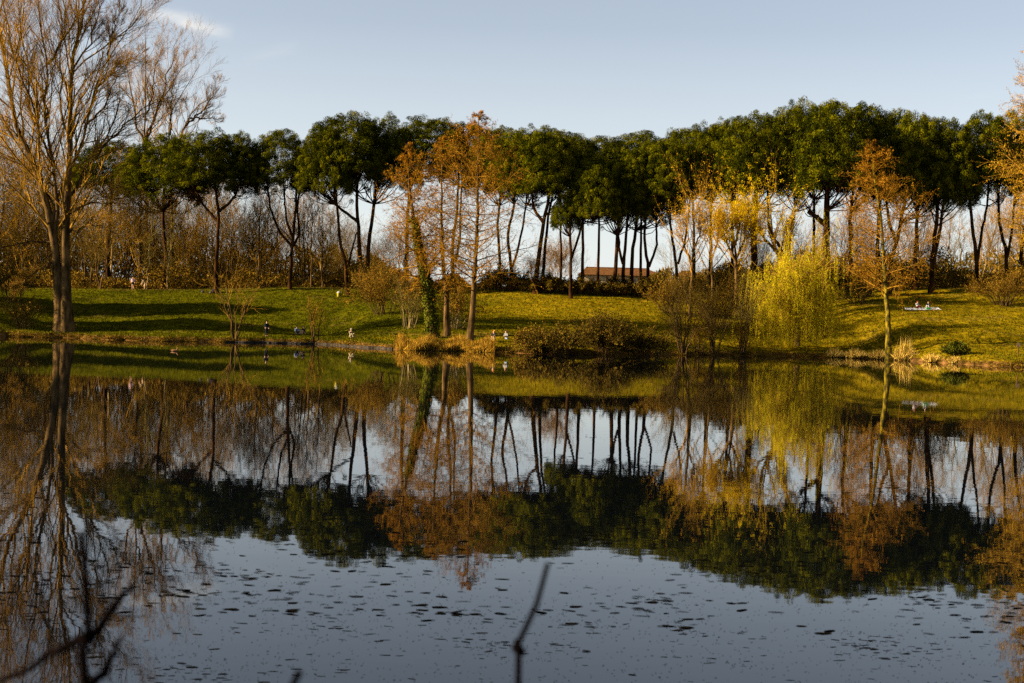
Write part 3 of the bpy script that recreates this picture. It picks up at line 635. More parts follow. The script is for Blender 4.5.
shrub('fallen grey brown branches behind the mossy cypress', 858, 183, 60, 16, 18, 'twig_brown', 'dry_leaf', 1, up=-.1)
shrub('small dark green bush beside the dry grass at the right bank', 956, 143.5, 24, 10, 40, 'twig_brown', 'ivy', 4, rs=.02, name='green_bush')
shrub('olive bush at the left edge of the photo behind the poplar', 12, 176, 60, 44, 24, 'twig_olive', 'dark_leaf', 3)
shrub('dark bare bush left of the poplar base at the waterline', 24, 158, 60, 34, 20, 'twig_brown', 'dry_leaf', 1)
shrub('dark evergreen bush under the pines at the left of the wide sky gap', 505, 192, 50, 22, 34, 'twig_brown', 'dark_leaf', 6)
for lab, px in (('dark low hedge bush in the shade, left of the low front pine', 545), ('dark low hedge bush in the shade, at the foot of the low front pine', 578), ('dark low hedge bush in the shade below the farmhouse roof', 612), ('dark low hedge bush in the shade, at the right end of the hedge', 645)):
    shrub(lab, px, 190, 42, 15, 34, 'twig_brown', 'dark_leaf', 6, group='dark hedge bushes under the pines')

# undergrowth behind the row and leaf litter on the banks (uncountable)
mb = MB(); n = 240000
ux = rng.uniform(-110, 120, n); uy = 197+2.5*np.sin(ux*.4)*np.sin(ux*.13)+2*rng.random(n)+rng.random(n)**1.5*30
hh = (1.3+1.1*np.sin(ux*.35)*np.sin(ux*.11+1)+.6*np.sin(ux*1.3))*np.clip(rng.random(n), 0, 1)
hh = np.maximum(hh, .1)*np.interp(ux, [-60, -40, -12, 0, 22, 32, 60], [1.5, 1.4, 1.3, .7, .7, 1.5, 2.0])
c = np.stack([ux, uy, ground(ux, uy)+hh], -1)
cards(mb, c, rng.normal(size=c.shape), rng.uniform(.2, .6, n), rng.uniform(.06, .22, n))
tag(mb.build('undergrowth', M['dry_leaf'], smooth=False), 'brown scrubby undergrowth on the ground below and behind the pines', 'undergrowth', kind='stuff')
mb = MB(); n = 90000
ux = np.concatenate([rng.uniform(-140, -22, 52000), rng.uniform(24, 130, 38000)]); uy = rng.uniform(262, 292, n)
top = np.where(ux < 0, np.interp(ux, [-140, -75, -50, -30, -22], [17, 15, 13, 9, 6.5]), np.interp(ux, [24, 40, 130], [5, 8, 12]))*(.72+.2*np.sin(ux*.31)*np.sin(ux*.17+2)+.16*np.sin(ux*.9+1))
c = np.stack([ux, uy, ground(ux, uy)+top*rng.random(n)**.8], -1); al = np.tile([0, 0, 1.], (n, 1))+rng.normal(size=(n, 3))*.5
cards(mb, c, rng.normal(size=c.shape), rng.uniform(.5, 1.6, n), rng.uniform(.12, .4, n), along=al)
tag(mb.build('woods', M['dark_leaf'], smooth=False), 'far brown woods closing the view behind the bare thickets', 'woods', kind='stuff')
mb = MB(); n = 26000
ux = rng.uniform(-75, 75, n); uy = shore(ux)+np.abs(rng.normal(size=n))*.5
hh = rng.random(n)*np.clip(.22+.3*np.sin(ux*.8)*np.sin(ux*.23+2), .06, .6)
c = np.stack([ux, uy, np.maximum(ground(ux, uy), 0)+hh*.6], -1); al = np.tile([0, 0, 1.], (n, 1))+rng.normal(size=(n, 3))*.6
cards(mb, c, rng.normal(size=c.shape), rng.uniform(.15, .45, n), .06, along=al)
tag(mb.build('dry_grass', M['dry_leaf'], smooth=False), 'withered brown grass fringing the waterline', 'grass', kind='stuff')
mb = MB(); n = 9000
q = rng.random(n); ux = np.array([at(398+q_*97, 345, 141)[0] for q_ in q]); uy = shore(ux)-.7+rng.random(n)*2.6
hh = rng.uniform(.5, 1.5, n)*(.75+.25*np.sin(ux*2.1))
c = np.stack([ux, uy, np.maximum(ground(ux, uy), -.1)+hh*.5], -1); al = np.tile([0, 0, 1.], (n, 1))+rng.normal(size=(n, 3))*.3
cards(mb, c, rng.normal(size=c.shape), hh, .05, along=al)
tag(mb.build('reeds', M['reed'], smooth=False), 'golden reeds along the bank below the three cypresses', 'reeds', kind='stuff')

def tussock(label, px, D, wpx, hpx, tall=0):
    base = on_ground(px, D); base[1] = float(shore(base[0]))+.25; base[2] = .1; W, H = wpx*PXM(D)/2, hpx*PXM(D); mb = MB(); n = 620
    a = rng.uniform(0, 6.28, n); q = rng.random(n)**.7; L = H*rng.uniform(.55, 1.1, n)*(1.1-.45*q)
    out = np.stack([np.cos(a), np.sin(a), np.zeros(n)], -1); al = np.array([0, 0, 1.])+out*(.25+.75*q[:, None])+rng.normal(size=(n, 3))*.22; al = norm(al)
    cards(mb, out*(W*.7*q)[:, None]+al*(L*.45)[:, None], rng.normal(size=(n, 3)), L, .055, along=al)
    if tall:
        al = norm(np.array([0, 0, 1.])+rng.normal(size=(tall, 3))*.12); st = rng.normal(size=(tall, 3))*np.array([W*.3, W*.2, 0]); Lt = H*rng.uniform(1.1, 1.7, tall)
        cards(mb, st+al*(Lt*.5)[:, None], rng.normal(size=(tall, 3)), Lt, .035, along=al)
    o = mb.build('grass_tussock', M['straw']); o.location = [float(v) for v in base]
    tag(o, label, 'grass clump', 'dry grass clumps at the right bank')
tussock('round dry grass clump at the bank, left of the mossy cypress', 866, 149.5, 24, 12)
tussock('dry grass clump ringing the foot of the mossy cypress', 888, 149.0, 24, 12)
tussock('dry grass clump at the bank under the weeping willow tips', 845, 150.5, 26, 11)
tussock('tallest dry grass clump with upright stalks, left of the green bush', 928, 141.5, 30, 18, 60)
tussock('low dry grass clump with the green bush behind it', 950, 138.5, 24, 11)
tussock('small dry grass clump right of the green bush', 968, 137.0, 14, 9)

# ------------------------------------------------------------------ buildings
def box(mb, x0, x1, y0, y1, z0, z1, mi=0):
    v = [(x, y, z) for z in (z0, z1) for (x, y) in ((x0, y0), (x1, y0), (x1, y1), (x0, y1))]
    mb.add(v, [(0, 3, 2, 1), (4, 5, 6, 7), (0, 1, 5, 4), (1, 2, 6, 5), (2, 3, 7, 6), (3, 0, 4, 7)], None, mi)
def house(name, label, px0, px1, D, ytop, yeave, ybase, depth=9):
    a, b_ = at(px0, yeave, D), at(px1, yeave, D); ze = (a[2]+b_[2])/2; zr = at((px0+px1)/2, ytop, D)[2]; zb = gz((a[0]+b_[0])/2, D)-.2
    cx = (a[0]+b_[0])/2; w = (b_[0]-a[0])/2; root = thing(name, label, 'house', (cx, D+depth/2, zb)); h = ze-zb; hr = zr-zb; d = depth/2
    mb = MB(); box(mb, -w, w, -d, d, 0, h); mb.build('wall', M['plaster'], root, smooth=False)
    mb = MB(); e = .5; W_ = w+e; dd = d+e; hp = min(w*.7, d*.7); z = h+.01
    n = 26; V = []; F = []
    mb.add([(-W_, -dd, z-.1), (W_, -dd, z-.1), (W_, dd, z-.1), (-W_, dd, z-.1), (-w+hp*.4, 0, hr), (w-hp, 0, hr)], [(0, 1, 5, 4)]); mb.add([(-W_, -dd, z-.1), (W_, -dd, z-.1), (W_, dd, z-.1), (-W_, dd, z-.1), (-w+hp*.4, 0, hr), (w-hp, 0, hr)], [(2, 3, 4, 5)])
    mb.add([(W_, -dd, z-.1), (W_, dd, z-.1), (w-hp, 0, hr)], [(0, 1, 2)]); mb.add([(-W_, dd, z-.1), (-W_, -dd, z-.1), (-w+hp*.4, 0, hr)], [(0, 1, 2)])
    tubes(mb, [[(-w+hp*.4, 0, hr), (0, 0, hr+.03), (w-hp, 0, hr)]], [[.16]*3], 6)
    roof = mb.build('roof', M['roof_tile'], root, smooth=False)
    mb = MB(); box(mb, -w*.35-.3, -w*.35+.3, 1.2, 1.8, hr-1.6, hr-.35); mb.build('chimney', M['plaster'], roof, smooth=False)
    k = max(2, int(w*2/4)); 
    for q in range(k):
        x = -w+(q+.5)*2*w/k; mb = MB(); box(mb, x-.5, x+.5, -d-.05, -d-.003, h*.52, h*.85); box(mb, x-.6, x+.6, -d-.1, -d-.003, h*.47, h*.52-.003); mb.build('window', M['shutter'], root, smooth=False)
house('farmhouse', 'long cream farmhouse with orange tiled roof seen between pine trunks', 581, 664, 300, 267.5, 275, 285)
house('farm_shed', 'small red roofed building just right of the farmhouse', 679, 705, 310, 271, 276, 286, 6)

# ------------------------------------------------------------------ small built things
b0 = on_ground(339, 186.5)
root = thing('litter_bin', 'small white topped yellow litter bin beside the leaning pines', 'bin', b0); mb = MB()
tt = np.array([(0, 0, 0), (0, 0, .05), (0, 0, .5)]); tubes(mb, tt, [.24, .27, .29], 14, True); mb.build('body', plain('bin_yellow', (.26, .22, .02)), root)
mb = MB(); tubes(mb, np.array([(0, 0, .503), (0, 0, .56), (0, 0, .66), (0, 0, .74)]), [.31, .31, .24, .04], 14, True); mb.build('lid', plain('bin_white', (.28, .28, .26)), root)
# stone edging: irregular flat kerb stones following the bank
p0, p1 = at(232, 342, 156)[0], at(400, 350, 150)[0]
mb = MB(); ex = np.linspace(p0, p1, 90); ey = shore(ex)-.05; k = len(ex)
prof = [(-.22, -.4), (-.2, .12), (-.12, .17), (.35, .19), (.42, .05)]
V = np.stack([np.stack([ex+rng.normal(size=k)*.02, ey+a_+rng.normal(size=k)*.03, np.full(k, z_)+rng.normal(size=k)*.02], -1) for a_, z_ in prof], 1).reshape(-1, 3)
i = np.arange(k-1)[:, None]*5+np.arange(4)[None]; mb.add(V, np.stack([i, i+5, i+6, i+1], -1).reshape(-1, 4))
tag(mb.build('stone_edging', M['stone'], smooth=False), 'low grey stone edging along the bank below the seated anglers', 'kerb')
b0 = on_water(506, 350.5); root = thing('fishing_platform', 'small orange brown wooden fishing platform under the standing angler', 'platform', (b0[0], b0[1]+.3, 0)); mb = MB()
for k in range(8): box(mb, -.95, .95, -.6+k*.2, -.6+k*.2+.18, .30, .345)
mb.build('deck', M['wood'], root, smooth=False)
for sx_, sy_ in ((-.8, -.5), (.8, -.5), (-.8, .8), (.8, .8)):
    mb = MB(); tubes(mb, np.array([(sx_, sy_, -.6), (sx_, sy_, .298)]), [.06, .06], 8); mb.build('leg', M['wood'], root)
PLAT = (b0[0], b0[1]+.3, .345)
b0 = on_ground(1018, 143); root = thing('wooden_post', 'short dark wooden post on the lawn at the right edge', 'post', b0); mb = MB()
tubes(mb, np.array([(0, 0, -.2), (.01, 0, .6), (.02, 0, 1.25)]), [.07, .065, .06], 8, True); mb.build('shaft', M['bark_brown'], root)
mb = MB(); box(mb, -.16, .2, -.075, -.05, .85, 1.2); mb.build('plate', M['shutter'], root, smooth=False)
def bag(label, px, D, c, s):
    b0 = on_ground(px, D); root = thing('shoulder_bag', label, 'bag', b0, 'bags lying on the left lawn'); mb = MB(); K, n = 7, 12
    t = np.linspace(0, 1, K); tubes(mb, np.stack([np.zeros(K)+.03*np.sin(t*5), np.zeros(K), t*.4*s], -1), .28*s*np.sqrt(np.clip(1-(t*1.6-.55)**2/1.15, .03, 1)), n, True); mb.build('body', c, root)
    mb = MB(); a = np.linspace(0, PI, 9); tubes(mb, np.stack([.16*s*np.cos(a), 0*a, .34*s+.2*s*np.sin(a)], -1), np.full(9, .015), 5); mb.build('strap', c, root)
bag('small grey bag on the grass, leftmost of the bags', 202.5, 190, plain('bag_grey', (.045, .045, .05)), .8)
bag('small brownish bag on the grass between the grey bag and the dark one', 210.5, 189.5, plain('bag_cream', (.07, .06, .04)), .8)
bag('near black bag on the grass nearest to the orange lit pine trunk', 214.5, 190, plain('bag_dark', (.012, .011, .02)), 1.5)

# ------------------------------------------------------------------ people
def skinned(name, J, E, mats, parent, root, sub=2):
    keys = list(J); me = bpy.data.meshes.new(name); me.from_pydata([J[k][0] for k in keys], [(keys.index(a), keys.index(b)) for a, b in E], [])
    o = bpy.data.objects.new(name, me); COL.objects.link(o); o.modifiers.new('s', 'SKIN')
    for i, k in enumerate(keys):
        sv = me.skin_vertices[0].data[i]; r = J[k][1]; sv.radius = r if isinstance(r, tuple) else (r, r); sv.use_root = (k == root)
    o.modifiers.new('d', 'SUBSURF').levels = sub; o.modifiers['d'].render_levels = sub
    bpy.context.view_layer.update(); dg = bpy.context.evaluated_depsgraph_get(); m2 = bpy.data.meshes.new_from_object(o.evaluated_get(dg))
    o.modifiers.clear(); o.data = m2; m2.materials.clear(); m2.materials.append(mats); m2.polygons.foreach_set('use_smooth', [True]*len(m2.polygons)); o.parent = parent
    return o
def person(label, loc, rz, pose, top, bottom, hair, bare_legs=False, hat=None, group=None, long_hair=False):
    root = thing('person', label, 'person', loc, group, rz)                # faces -Y before the turn
    V = lambda *a: Vector(a)
    if pose == 'stand':
        pel, che, nek, hea = V(0, 0, .95), V(0, .0, 1.3), V(0, -.01, 1.47), V(0, -.03, 1.62)
        L = {}; 
        for s, n in ((-1, 'l'), (1, 'r')):
            L[n] = dict(hip=V(.09*s, 0, .9), knee=V(.1*s, -.02+.03*s, .5), ank=V(.11*s, .02+.04*s, .09), toe=V(.12*s, -.14+.04*s, .035), sh=V(.18*s, 0, 1.42), el=V(.24*s, .03, 1.15), wr=V(.2*s, -.14, .98))
    elif pose == 'fish':
        pel, che, nek, hea = V(0, .05, .92), V(0, -.02, 1.28), V(0, -.05, 1.45), V(0, -.09, 1.6); L = {}
        for s, n in ((-1, 'l'), (1, 'r')):
            L[n] = dict(hip=V(.09*s, .05, .88), knee=V(.12*s, -.05, .5), ank=V(.13*s, .03, .09), toe=V(.15*s, -.13, .035), sh=V(.18*s, -.03, 1.4), el=V(.22*s, -.12, 1.14), wr=V(.10*s, -.34, 1.17))
    elif pose == 'bend':
        pel, che, nek, hea = V(0, .12, .9), V(0, -.12, 1.18), V(0, -.25, 1.29), V(0, -.36, 1.4); L = {}
        for s, n in ((-1, 'l'), (1, 'r')):
            L[n] = dict(hip=V(.09*s, .1, .86), knee=V(.1*s, -.02, .48), ank=V(.1*s, .04, .09), toe=V(.11*s, -.12, .035), sh=V(.18*s, -.2, 1.26), el=V(.2*s, -.3, .98), wr=V(.14*s, -.42, .78))
    else:                                                                  # seated, knees drawn up
        h = .36 if pose == 'stool' else .0
        pel, che, nek, hea = V(0, .05, .13+h), V(0, .06, .48+h), V(0, .02, .65+h), V(0, -.02, .8+h); L = {}
        for s, n in ((-1, 'l'), (1, 'r')):
            if h: L[n] = dict(hip=V(.09*s, .02, .12+h), knee=V(.13*s, -.4, .16+h), ank=V(.13*s, -.42, .09), toe=V(.14*s, -.56, .035), sh=V(.18*s, .05, .6+h), el=V(.24*s, -.08, .36+h), wr=V(.1*s, -.3, .3+h))
            else: L[n] = dict(hip=V(.09*s, .02, .12), knee=V(.12*s, -.34, .42), ank=V(.12*s, -.56, .09), toe=V(.13*s, -.7, .05), sh=V(.18*s, .05, .6), el=V(.24*s, -.1, .36), wr=V(.1*s, -.34, .36))
    hd = (hea-nek).normalized(); face = Vector((0, -1, 0)); face = (face-face.dot(hd)*hd).normalized()
    J = {'pel': (pel, (.14, .11)), 'che': (che, (.15, .11)), 'nek': (nek, .055), 'chin': (nek+hd*.075+face*.02, (.06, .065)), 'head': (hea+hd*.01, (.078, .095)), 'crn': (hea+hd*.09, (.066, .08))}
    E = [('pel', 'che'), ('che', 'nek'), ('nek', 'chin'), ('chin', 'head'), ('head', 'crn')]
    J['nose'] = (hea+face*.112-hd*.015, .014); E.append(('head', 'nose'))
    for n, d in L.items():
        s = -1 if n == 'l' else 1
        J['ear'+n] = (hea+Vector((.088*s, .01, 0)), .014); E.append(('head', 'ear'+n))
        for a, r in (('hip', .085), ('knee', .058), ('ank', .042), ('toe', .038), ('sh', .062), ('el', .042), ('wr', .03)): J[a+n] = (d[a], r)
        E += [('pel', 'hip'+n), ('hip'+n, 'knee'+n), ('knee'+n, 'ank'+n), ('ank'+n, 'toe'+n), ('che', 'sh'+n), ('sh'+n, 'el'+n), ('el'+n, 'wr'+n)]
        v = (d['wr']-d['el']).normalized(); J['palm'+n] = (d['wr']+v*.06, (.036, .02)); E.append(('wr'+n, 'palm'+n))
        sd = v.cross(Vector((0, 0, 1))); sd = sd.normalized() if sd.length > .1 else Vector((1, 0, 0)); cu = Vector((0, 0, -1))
        for q in range(4):
            b0_ = d['wr']+v*.085+sd*(q-1.5)*.022; J[f'f{q}a{n}'] = (b0_+v*.035, .0095); J[f'f{q}b{n}'] = (b0_+v*.06+cu*.022*(1+.2*q), .0085)
            E += [('palm'+n, f'f{q}a{n}'), (f'f{q}a{n}', f'f{q}b{n}')]
        J['th'+n] = (d['wr']+v*.06-sd*.05*s+cu*.015, .0105); E.append(('palm'+n, 'th'+n))
    skinned('body', J, E, M['skin'], root, 'pel')
    T = {'pel': (pel+(che-pel)*.05, (.165, .13)), 'che': (che, (.18, .135)), 'top': (nek-hd*.05, .085)}; TE = [('pel', 'che'), ('che', 'top')]
    B = {'pel': (pel, (.155, .125))}; BE = []
    for n, d in L.items():
        T['sh'+n] = (d['sh'], .08); T['el'+n] = (d['el'], .06); T['wr'+n] = (d['el']*.12+d['wr']*.88, .045); TE += [('che', 'sh'+n), ('sh'+n, 'el'+n), ('el'+n, 'wr'+n)]
        B['hip'+n] = (d['hip'], .105); k = d['knee'] if not bare_legs else d['hip']*.4+d['knee']*.6; B['knee'+n] = (k, .075); BE += [('pel', 'hip'+n), ('hip'+n, 'knee'+n)]
        if not bare_legs: B['ank'+n] = (d['ank'], .058); BE.append(('knee'+n, 'ank'+n))
        skinned('shoe', {'a': (d['ank']+Vector((0, .02, -.03)), .055), 'b': (d['toe']+Vector((0, 0, .008)), .05)}, [('a', 'b')], M['shutter'], root, 'a')
    skinned('jacket', T, TE, top, root, 'pel'); skinned('trousers', B, BE, bottom, root, 'pel')
    Hh = {'a': (hea+hd*.045-face*.03, (.092, .10)), 'b': (hea+hd*.105-face*.01, (.078, .086)), 'c': (hea-hd*.03-face*.06, (.075, .05))}; HE = [('b', 'a'), ('a', 'c')]
    if long_hair: Hh['d'] = (nek-hd*.08-face*.12, (.08, .04)); HE.append(('c', 'd'))
    skinned('hair', Hh, HE, hair, root, 'a')
    for s in (-1, 1):                                                      # eyes
        e = MB(); c0 = np.array(hea+face*.094+Vector((.033*s, 0, 0))+hd*.012); a = np.linspace(0, 1, 5); tubes(e, np.stack([c0+np.array(hd)*(q-.5)*.018 for q in a]), .012*np.sqrt(np.clip(1-(2*a-1)**2, .02, 1)), 8); e.build('eye', M['near_bark'], root)
    if hat is not None:
        e = MB(); pts = [hea+hd*q for q in (.07, .075, .08, .15, .18, .185)]; tubes(e, np.array(pts), [.10, .17, .115, .105, .08, .01], 16, True); e.build('hat', hat, root)
    return root
c_white = plain('cloth_white', (.5, .48, .46)); c_pink = plain('cloth_pink', (.75, .5, .55)); c_cream = plain('cloth_cream', (.24, .19, .11)); c_dark = plain('cloth_dark', (.02, .02, .025)); c_blue = plain('cloth_blue', (.10, .14, .22)); c_jean = plain('cloth_jean', (.16, .24, .36)); c_tan = plain('cloth_tan', (.4, .25, .14)); c_red = plain('cloth_maroon', (.12, .02, .02))
h_brown = plain('hair_brown', (.08, .035, .015)); h_ginger = plain('hair_ginger', (.5, .17, .04)); h_black = plain('hair_black', (.015, .012, .01))
def pg(px, D): return on_ground(px, D)
person('walker in a pale pink top and dark shorts under the left pines', pg(133, 196), .3, 'stand', c_pink, c_dark, h_brown, True, group='walkers under the left pines')
person('walker in a cream top leaning forward under the left pines', pg(144.5, 196), -1.0, 'bend', c_cream, c_tan, h_black, group='walkers under the left pines')
person('angler standing all in black at the bank behind the stone edging', pg(266.5, 157.5), .4, 'stand', c_dark, c_dark, h_black)
person('person in a blue top sitting on the grass by the anglers', pg(297, 161.5), .3, 'sit', c_blue, c_dark, h_black, group='pair seated on the grass near the bank')
person('person in black sitting on the grass beside the one in blue', pg(303.5, 161.5), -.4, 'sit', c_dark, c_tan, h_brown, group='pair seated on the grass near the bank')
person('angler in cream clothes and white hat crouched by the stone edging', pg(351, 155.5), .7, 'sit', c_cream, c_cream, h_brown, hat=plain('hat_cream', (.3, .27, .22)))
person('ginger haired person in dark clothes behind the reeds', pg(493.5, 145.2), -.3, 'stool', c_dark, c_white, h_ginger)
person('angler in pale shirt and blue jeans standing on the wooden platform', PLAT, -.5, 'fish', plain('shirt_pale', (.19, .19, .2)), c_jean, h_brown)
pp = at(922, 318, 178); 
PB = on_ground(922, 178)
person('red haired picnicker in white at the left of the blanket', pg(917.3, 178.2), .5, 'sit', c_white, c_red, plain('hair_red', (.22, .05, .02)), group='picnickers on the white blanket', long_hair=True)
person('dark haired picnicker in black at the right of the blanket', pg(928.2, 178.2), -.5, 'sit', c_dark, c_white, h_black, group='picnickers on the white blanket', long_hair=True)
mb = MB(); k, kk = 17, 11; U_, V_ = np.meshgrid(np.linspace(-2.1, 2.1, k), np.linspace(-1.15, .8, kk)); X = PB[0]+U_+.1*np.sin(V_*3); Y = PB[1]+V_+.08*np.sin(U_*2)
Z = ground(X, Y)+.03+.025*np.sin(U_*5)*np.cos(V_*6)+.015*rng.random(X.shape); i = np.arange(kk-1)[:, None]*k+np.arange(k-1)[None]; nV = k*kk
Vt = np.stack([X, Y, Z], -1).reshape(-1, 3); Fq = np.stack([i, i+1, i+k+1, i+k], -1).reshape(-1, 4); mb.add(np.concatenate([Vt, Vt-np.array([0, 0, .02])]), np.concatenate([Fq, Fq[:, ::-1]+nV]))
tag(mb.build('picnic_blanket', plain('blanket_white', (.72, .71, .7))), 'white picnic blanket spread on the sunny right lawn', 'blanket')
bx0 = PB + np.array([.55, -.8, 0]); bx0[2] = gz(bx0[0], bx0[1])+.08
root = thing('cool_box', 'small green cool box standing on the white blanket', 'cool box', bx0); mb = MB(); box(mb, -.26, .26, -.15, .15, 0, .2); mb.build('body', plain('box_green', (.03, .3, .06)), root, smooth=False); mb = MB(); box(mb, -.28, .28, -.17, .17, .203, .25); mb.build('lid', c_white, root, smooth=False)

# a duck
dk = on_water(174.5, 351.3); root = thing('duck', 'small orange brown duck swimming off the left bank', 'duck', (dk[0], dk[1], 0), rz=PI/2+.2)
bm_ = plain('duck_brown', (.2, .1, .05))
skinned('body', {'tail': (Vector((0, .3, .1)), .03), 'rump': (Vector((0, .16, .06)), (.09, .08)), 'mid': (Vector((0, 0, .05)), (.13, .1)), 'breast': (Vector((0, -.17, .07)), (.09, .09)), 'neck': (Vector((0, -.22, .18)), .045), 'head': (Vector((0, -.25, .28)), .055), 'bill': (Vector((0, -.36, .265)), (.025, .012))}, [('tail', 'rump'), ('rump', 'mid'), ('mid', 'breast'), ('breast', 'neck'), ('neck', 'head'), ('head', 'bill')], bm_, root, 'mid')

# ------------------------------------------------------------------ floating leaves
def leaf_mesh(mb, c, s, asp, rot, curl):
    n = 9; a = np.linspace(0, 2*PI, n, endpoint=False); r = 1+.25*np.sin(a*2+rng.uniform(0, 6))*rng.random()+.12*rng.normal(size=n)
    x, y = s*r*np.cos(a), s*asp*r*np.sin(a); z = curl*s*(np.cos(a+rng.uniform(0, 6))**2)
    X, Y = x*math.cos(rot)-y*math.sin(rot), x*math.sin(rot)+y*math.cos(rot)
    V = np.concatenate([[[0, 0, .002]], np.stack([X, Y, z+.004], -1)]) + np.asarray(c)
    mb.add(V, [(0, i+1, (i+1) % n+1) for i in range(n)], np.full(n+1, rng.random()))
CL = []
while len(CL) < 95:
    py = rng.uniform(430, 684)
    if rng.random() < np.interp(py, [430, 480, 540, 580, 620, 650, 684], [.25, .4, .8, 1, .8, .3, .15]): CL.append((rng.uniform(-160, 1190), py, rng.uniform(14, 60)))
def leafpos(free=.3):
    while True:
        if rng.random() < free: px, py = rng.uniform(-250, 1280), 425+259*rng.random()**.8
        else:
            c = CL[rng.integers(len(CL))]; dy = rng.normal()*(c[1]-330)*.022; px, py = c[0]+rng.normal()*c[2]+dy*2, c[1]+dy
        if py < 684: return on_water(px, py)
pos = [leafpos() for _ in range(1900)]; infr = lambda p: abs(p[0]) < .37*p[1]; pos.sort(key=lambda p: p[1]+(0 if infr(p) else 500))
protos = []
for k in range(12):
    mb = MB(); leaf_mesh(mb, (0, 0, 0), 1.0, rng.uniform(.2, .55), 0, rng.uniform(.01, .05)); o = mb.build('floating_leaf', M['wet_leaf'], smooth=False); protos.append(o)
for k, p in enumerate(pos[:300]):
    o = protos[k] if k < 12 else protos[k % 12].copy()
    if k >= 12: COL.objects.link(o)
    s = rng.uniform(.02, .055)*(1.4 if rng.random() < .12 else 1); o.location = (p[0], p[1], 0); o.scale = (s, s, s); o.rotation_euler = (0, 0, rng.normal()*.3+(PI if rng.random() < .5 else 0))
    tag(o, 'small dark leaf floating flat on the near open pond water', 'leaf', 'dark leaves floating on the pond')
mb = MB()
for p in pos[300:]: leaf_mesh(mb, p, rng.uniform(.035, .09), rng.uniform(.15, .5), rng.normal()*.3, .04)
for k in range(9000):
    p = leafpos(.75); leaf_mesh(mb, p, rng.uniform(.003, .010)*(1+p[1]/30), rng.uniform(.2, .6), rng.normal()*.4, .05)
tag(mb.build('floating_debris', M['wet_leaf'], smooth=False), 'specks and farther dark leaves scattered over the pond surface', 'debris', kind='stuff')

# ------------------------------------------------------------------ near bank twigs, out of focus
def nearstem(label, D, pts, r, extra=()):
    P = [at(a, b, D) for a, b in pts]; b0 = np.array([P[0][0]+.05, D+.05, gz(P[0][0], D)-.05]); root = thing('near_sapling', label, 'sapling', b0)
    mb = MB(); C = curve([b0]+P, 18, .004); tubes(mb, C, np.linspace(r*1.5, r*.55, 18), 8, True); mb.build('stem', M['near_bark'], root, loc=b0)
    for e in extra:
        mb = MB(); C = curve([at(a, b, D+.15*k) for k, (a, b) in enumerate(e)], 10, .003); tubes(mb, C, np.linspace(r*.9, r*.4, 10), 7, True); mb.build('branch', M['near_bark'], root, loc=b0)
nearstem('blurred bare twig standing up before the middle of the pond', 2.6, [(519,700),(520,655),(526,632),(536,598),(544,575),(548,563)], .0085, [[(522,652),(515,648),(516,640)]])
nearstem('blurred forked bare sapling at the lower left corner', 2.3, [(88,700),(88,640),(84,590),(82,560),(82,532)], .010, [[(88,636),(60,650),(30,668),(-10,690)],[(89,640),(105,618),(125,592),(132,584)],[(90,690),(104,668),(114,652),(122,638)]])
nearstem('blurred short twig tip at the bottom edge, left of the tall twig', 2.2, [(284,705),(292,684),(300,671)], .010)

# ------------------------------------------------------------------ light and sky
AZ, EL = rad(9), rad(23)           # sun to the left, a little on the camera's side
d = Vector((-math.cos(AZ)*math.cos(EL), -math.sin(AZ)*math.cos(EL), math.sin(EL)))
sd = bpy.data.lights.new('sun', 'SUN'); so = bpy.data.objects.new('sun', sd); COL.objects.link(so)
sd.energy = 5.0; sd.angle = rad(.5); sd.color = (1, .80, .52); so.rotation_euler = d.to_track_quat('Z', 'Y').to_euler(); so.location = (-60, -20, 60)
w = bpy.data.worlds.new('World'); S.world = w; w.use_nodes = True; nt = w.node_tree
bg = nt.nodes['Background']; sky = N_(nt, 'ShaderNodeTexSky', sky_type='NISHITA'); sky.sun_disc = False
sky.sun_elevation = EL; sky.sun_rotation = math.atan2(d.x, d.y); sky.air_density = .85; sky.dust_density = .9; sky.ozone_density = 1.0
bg.inputs[1].default_value = .05
g = N_(nt, 'ShaderNodeTexCoord')
mp = N_(nt, 'ShaderNodeMapping'); mp.inputs['Scale'].default_value = (1.6, 1.6, 16); nt.links.new(g.outputs['Generated'], mp.inputs[0])
mp.inputs['Rotation'].default_value = (0, .10, 0)
nz = N_(nt, 'ShaderNodeTexNoise'); nz.inputs['Scale'].default_value = 1.5; nz.inputs['Detail'].default_value = 7; nz.inputs['Roughness'].default_value = .55; nt.links.new(mp.outputs[0], nz.inputs['Vector'])
mr = N_(nt, 'ShaderNodeMapRange', interpolation_type='SMOOTHSTEP'); nt.links.new(nz.outputs[0], mr.inputs[0]); mr.inputs[1].default_value = .56; mr.inputs[2].default_value = .82; mr.inputs[4].default_value = .5
mx = N_(nt, 'ShaderNodeMix', data_type='RGBA'); nt.links.new(mr.outputs[0], mx.inputs[0]); hs = N_(nt, 'ShaderNodeHueSaturation'); hs.inputs['Saturation'].default_value = .56; hs.inputs['Value'].default_value = .8; nt.links.new(sky.outputs[0], hs.inputs['Color']); nt.links.new(hs.outputs[0], mx.inputs[6])
br = N_(nt, 'ShaderNodeMix', data_type='RGBA', blend_type='MULTIPLY'); br.inputs[0].default_value = 1; nt.links.new(sky.outputs[0], br.inputs[6]); br.inputs[7].default_value = (1.7, 1.5, 1.3, 1); nt.links.new(br.outputs[2], mx.inputs[7])
def wm(op, a, c=0.0, cl=False):
    n = N_(nt, 'ShaderNodeMath', operation=op, use_clamp=cl)
    for i, v in enumerate((a, c)):
        if isinstance(v, (int, float)): n.inputs[i].default_value = v
        else: nt.links.new(v, n.inputs[i])
    return n.outputs[0]
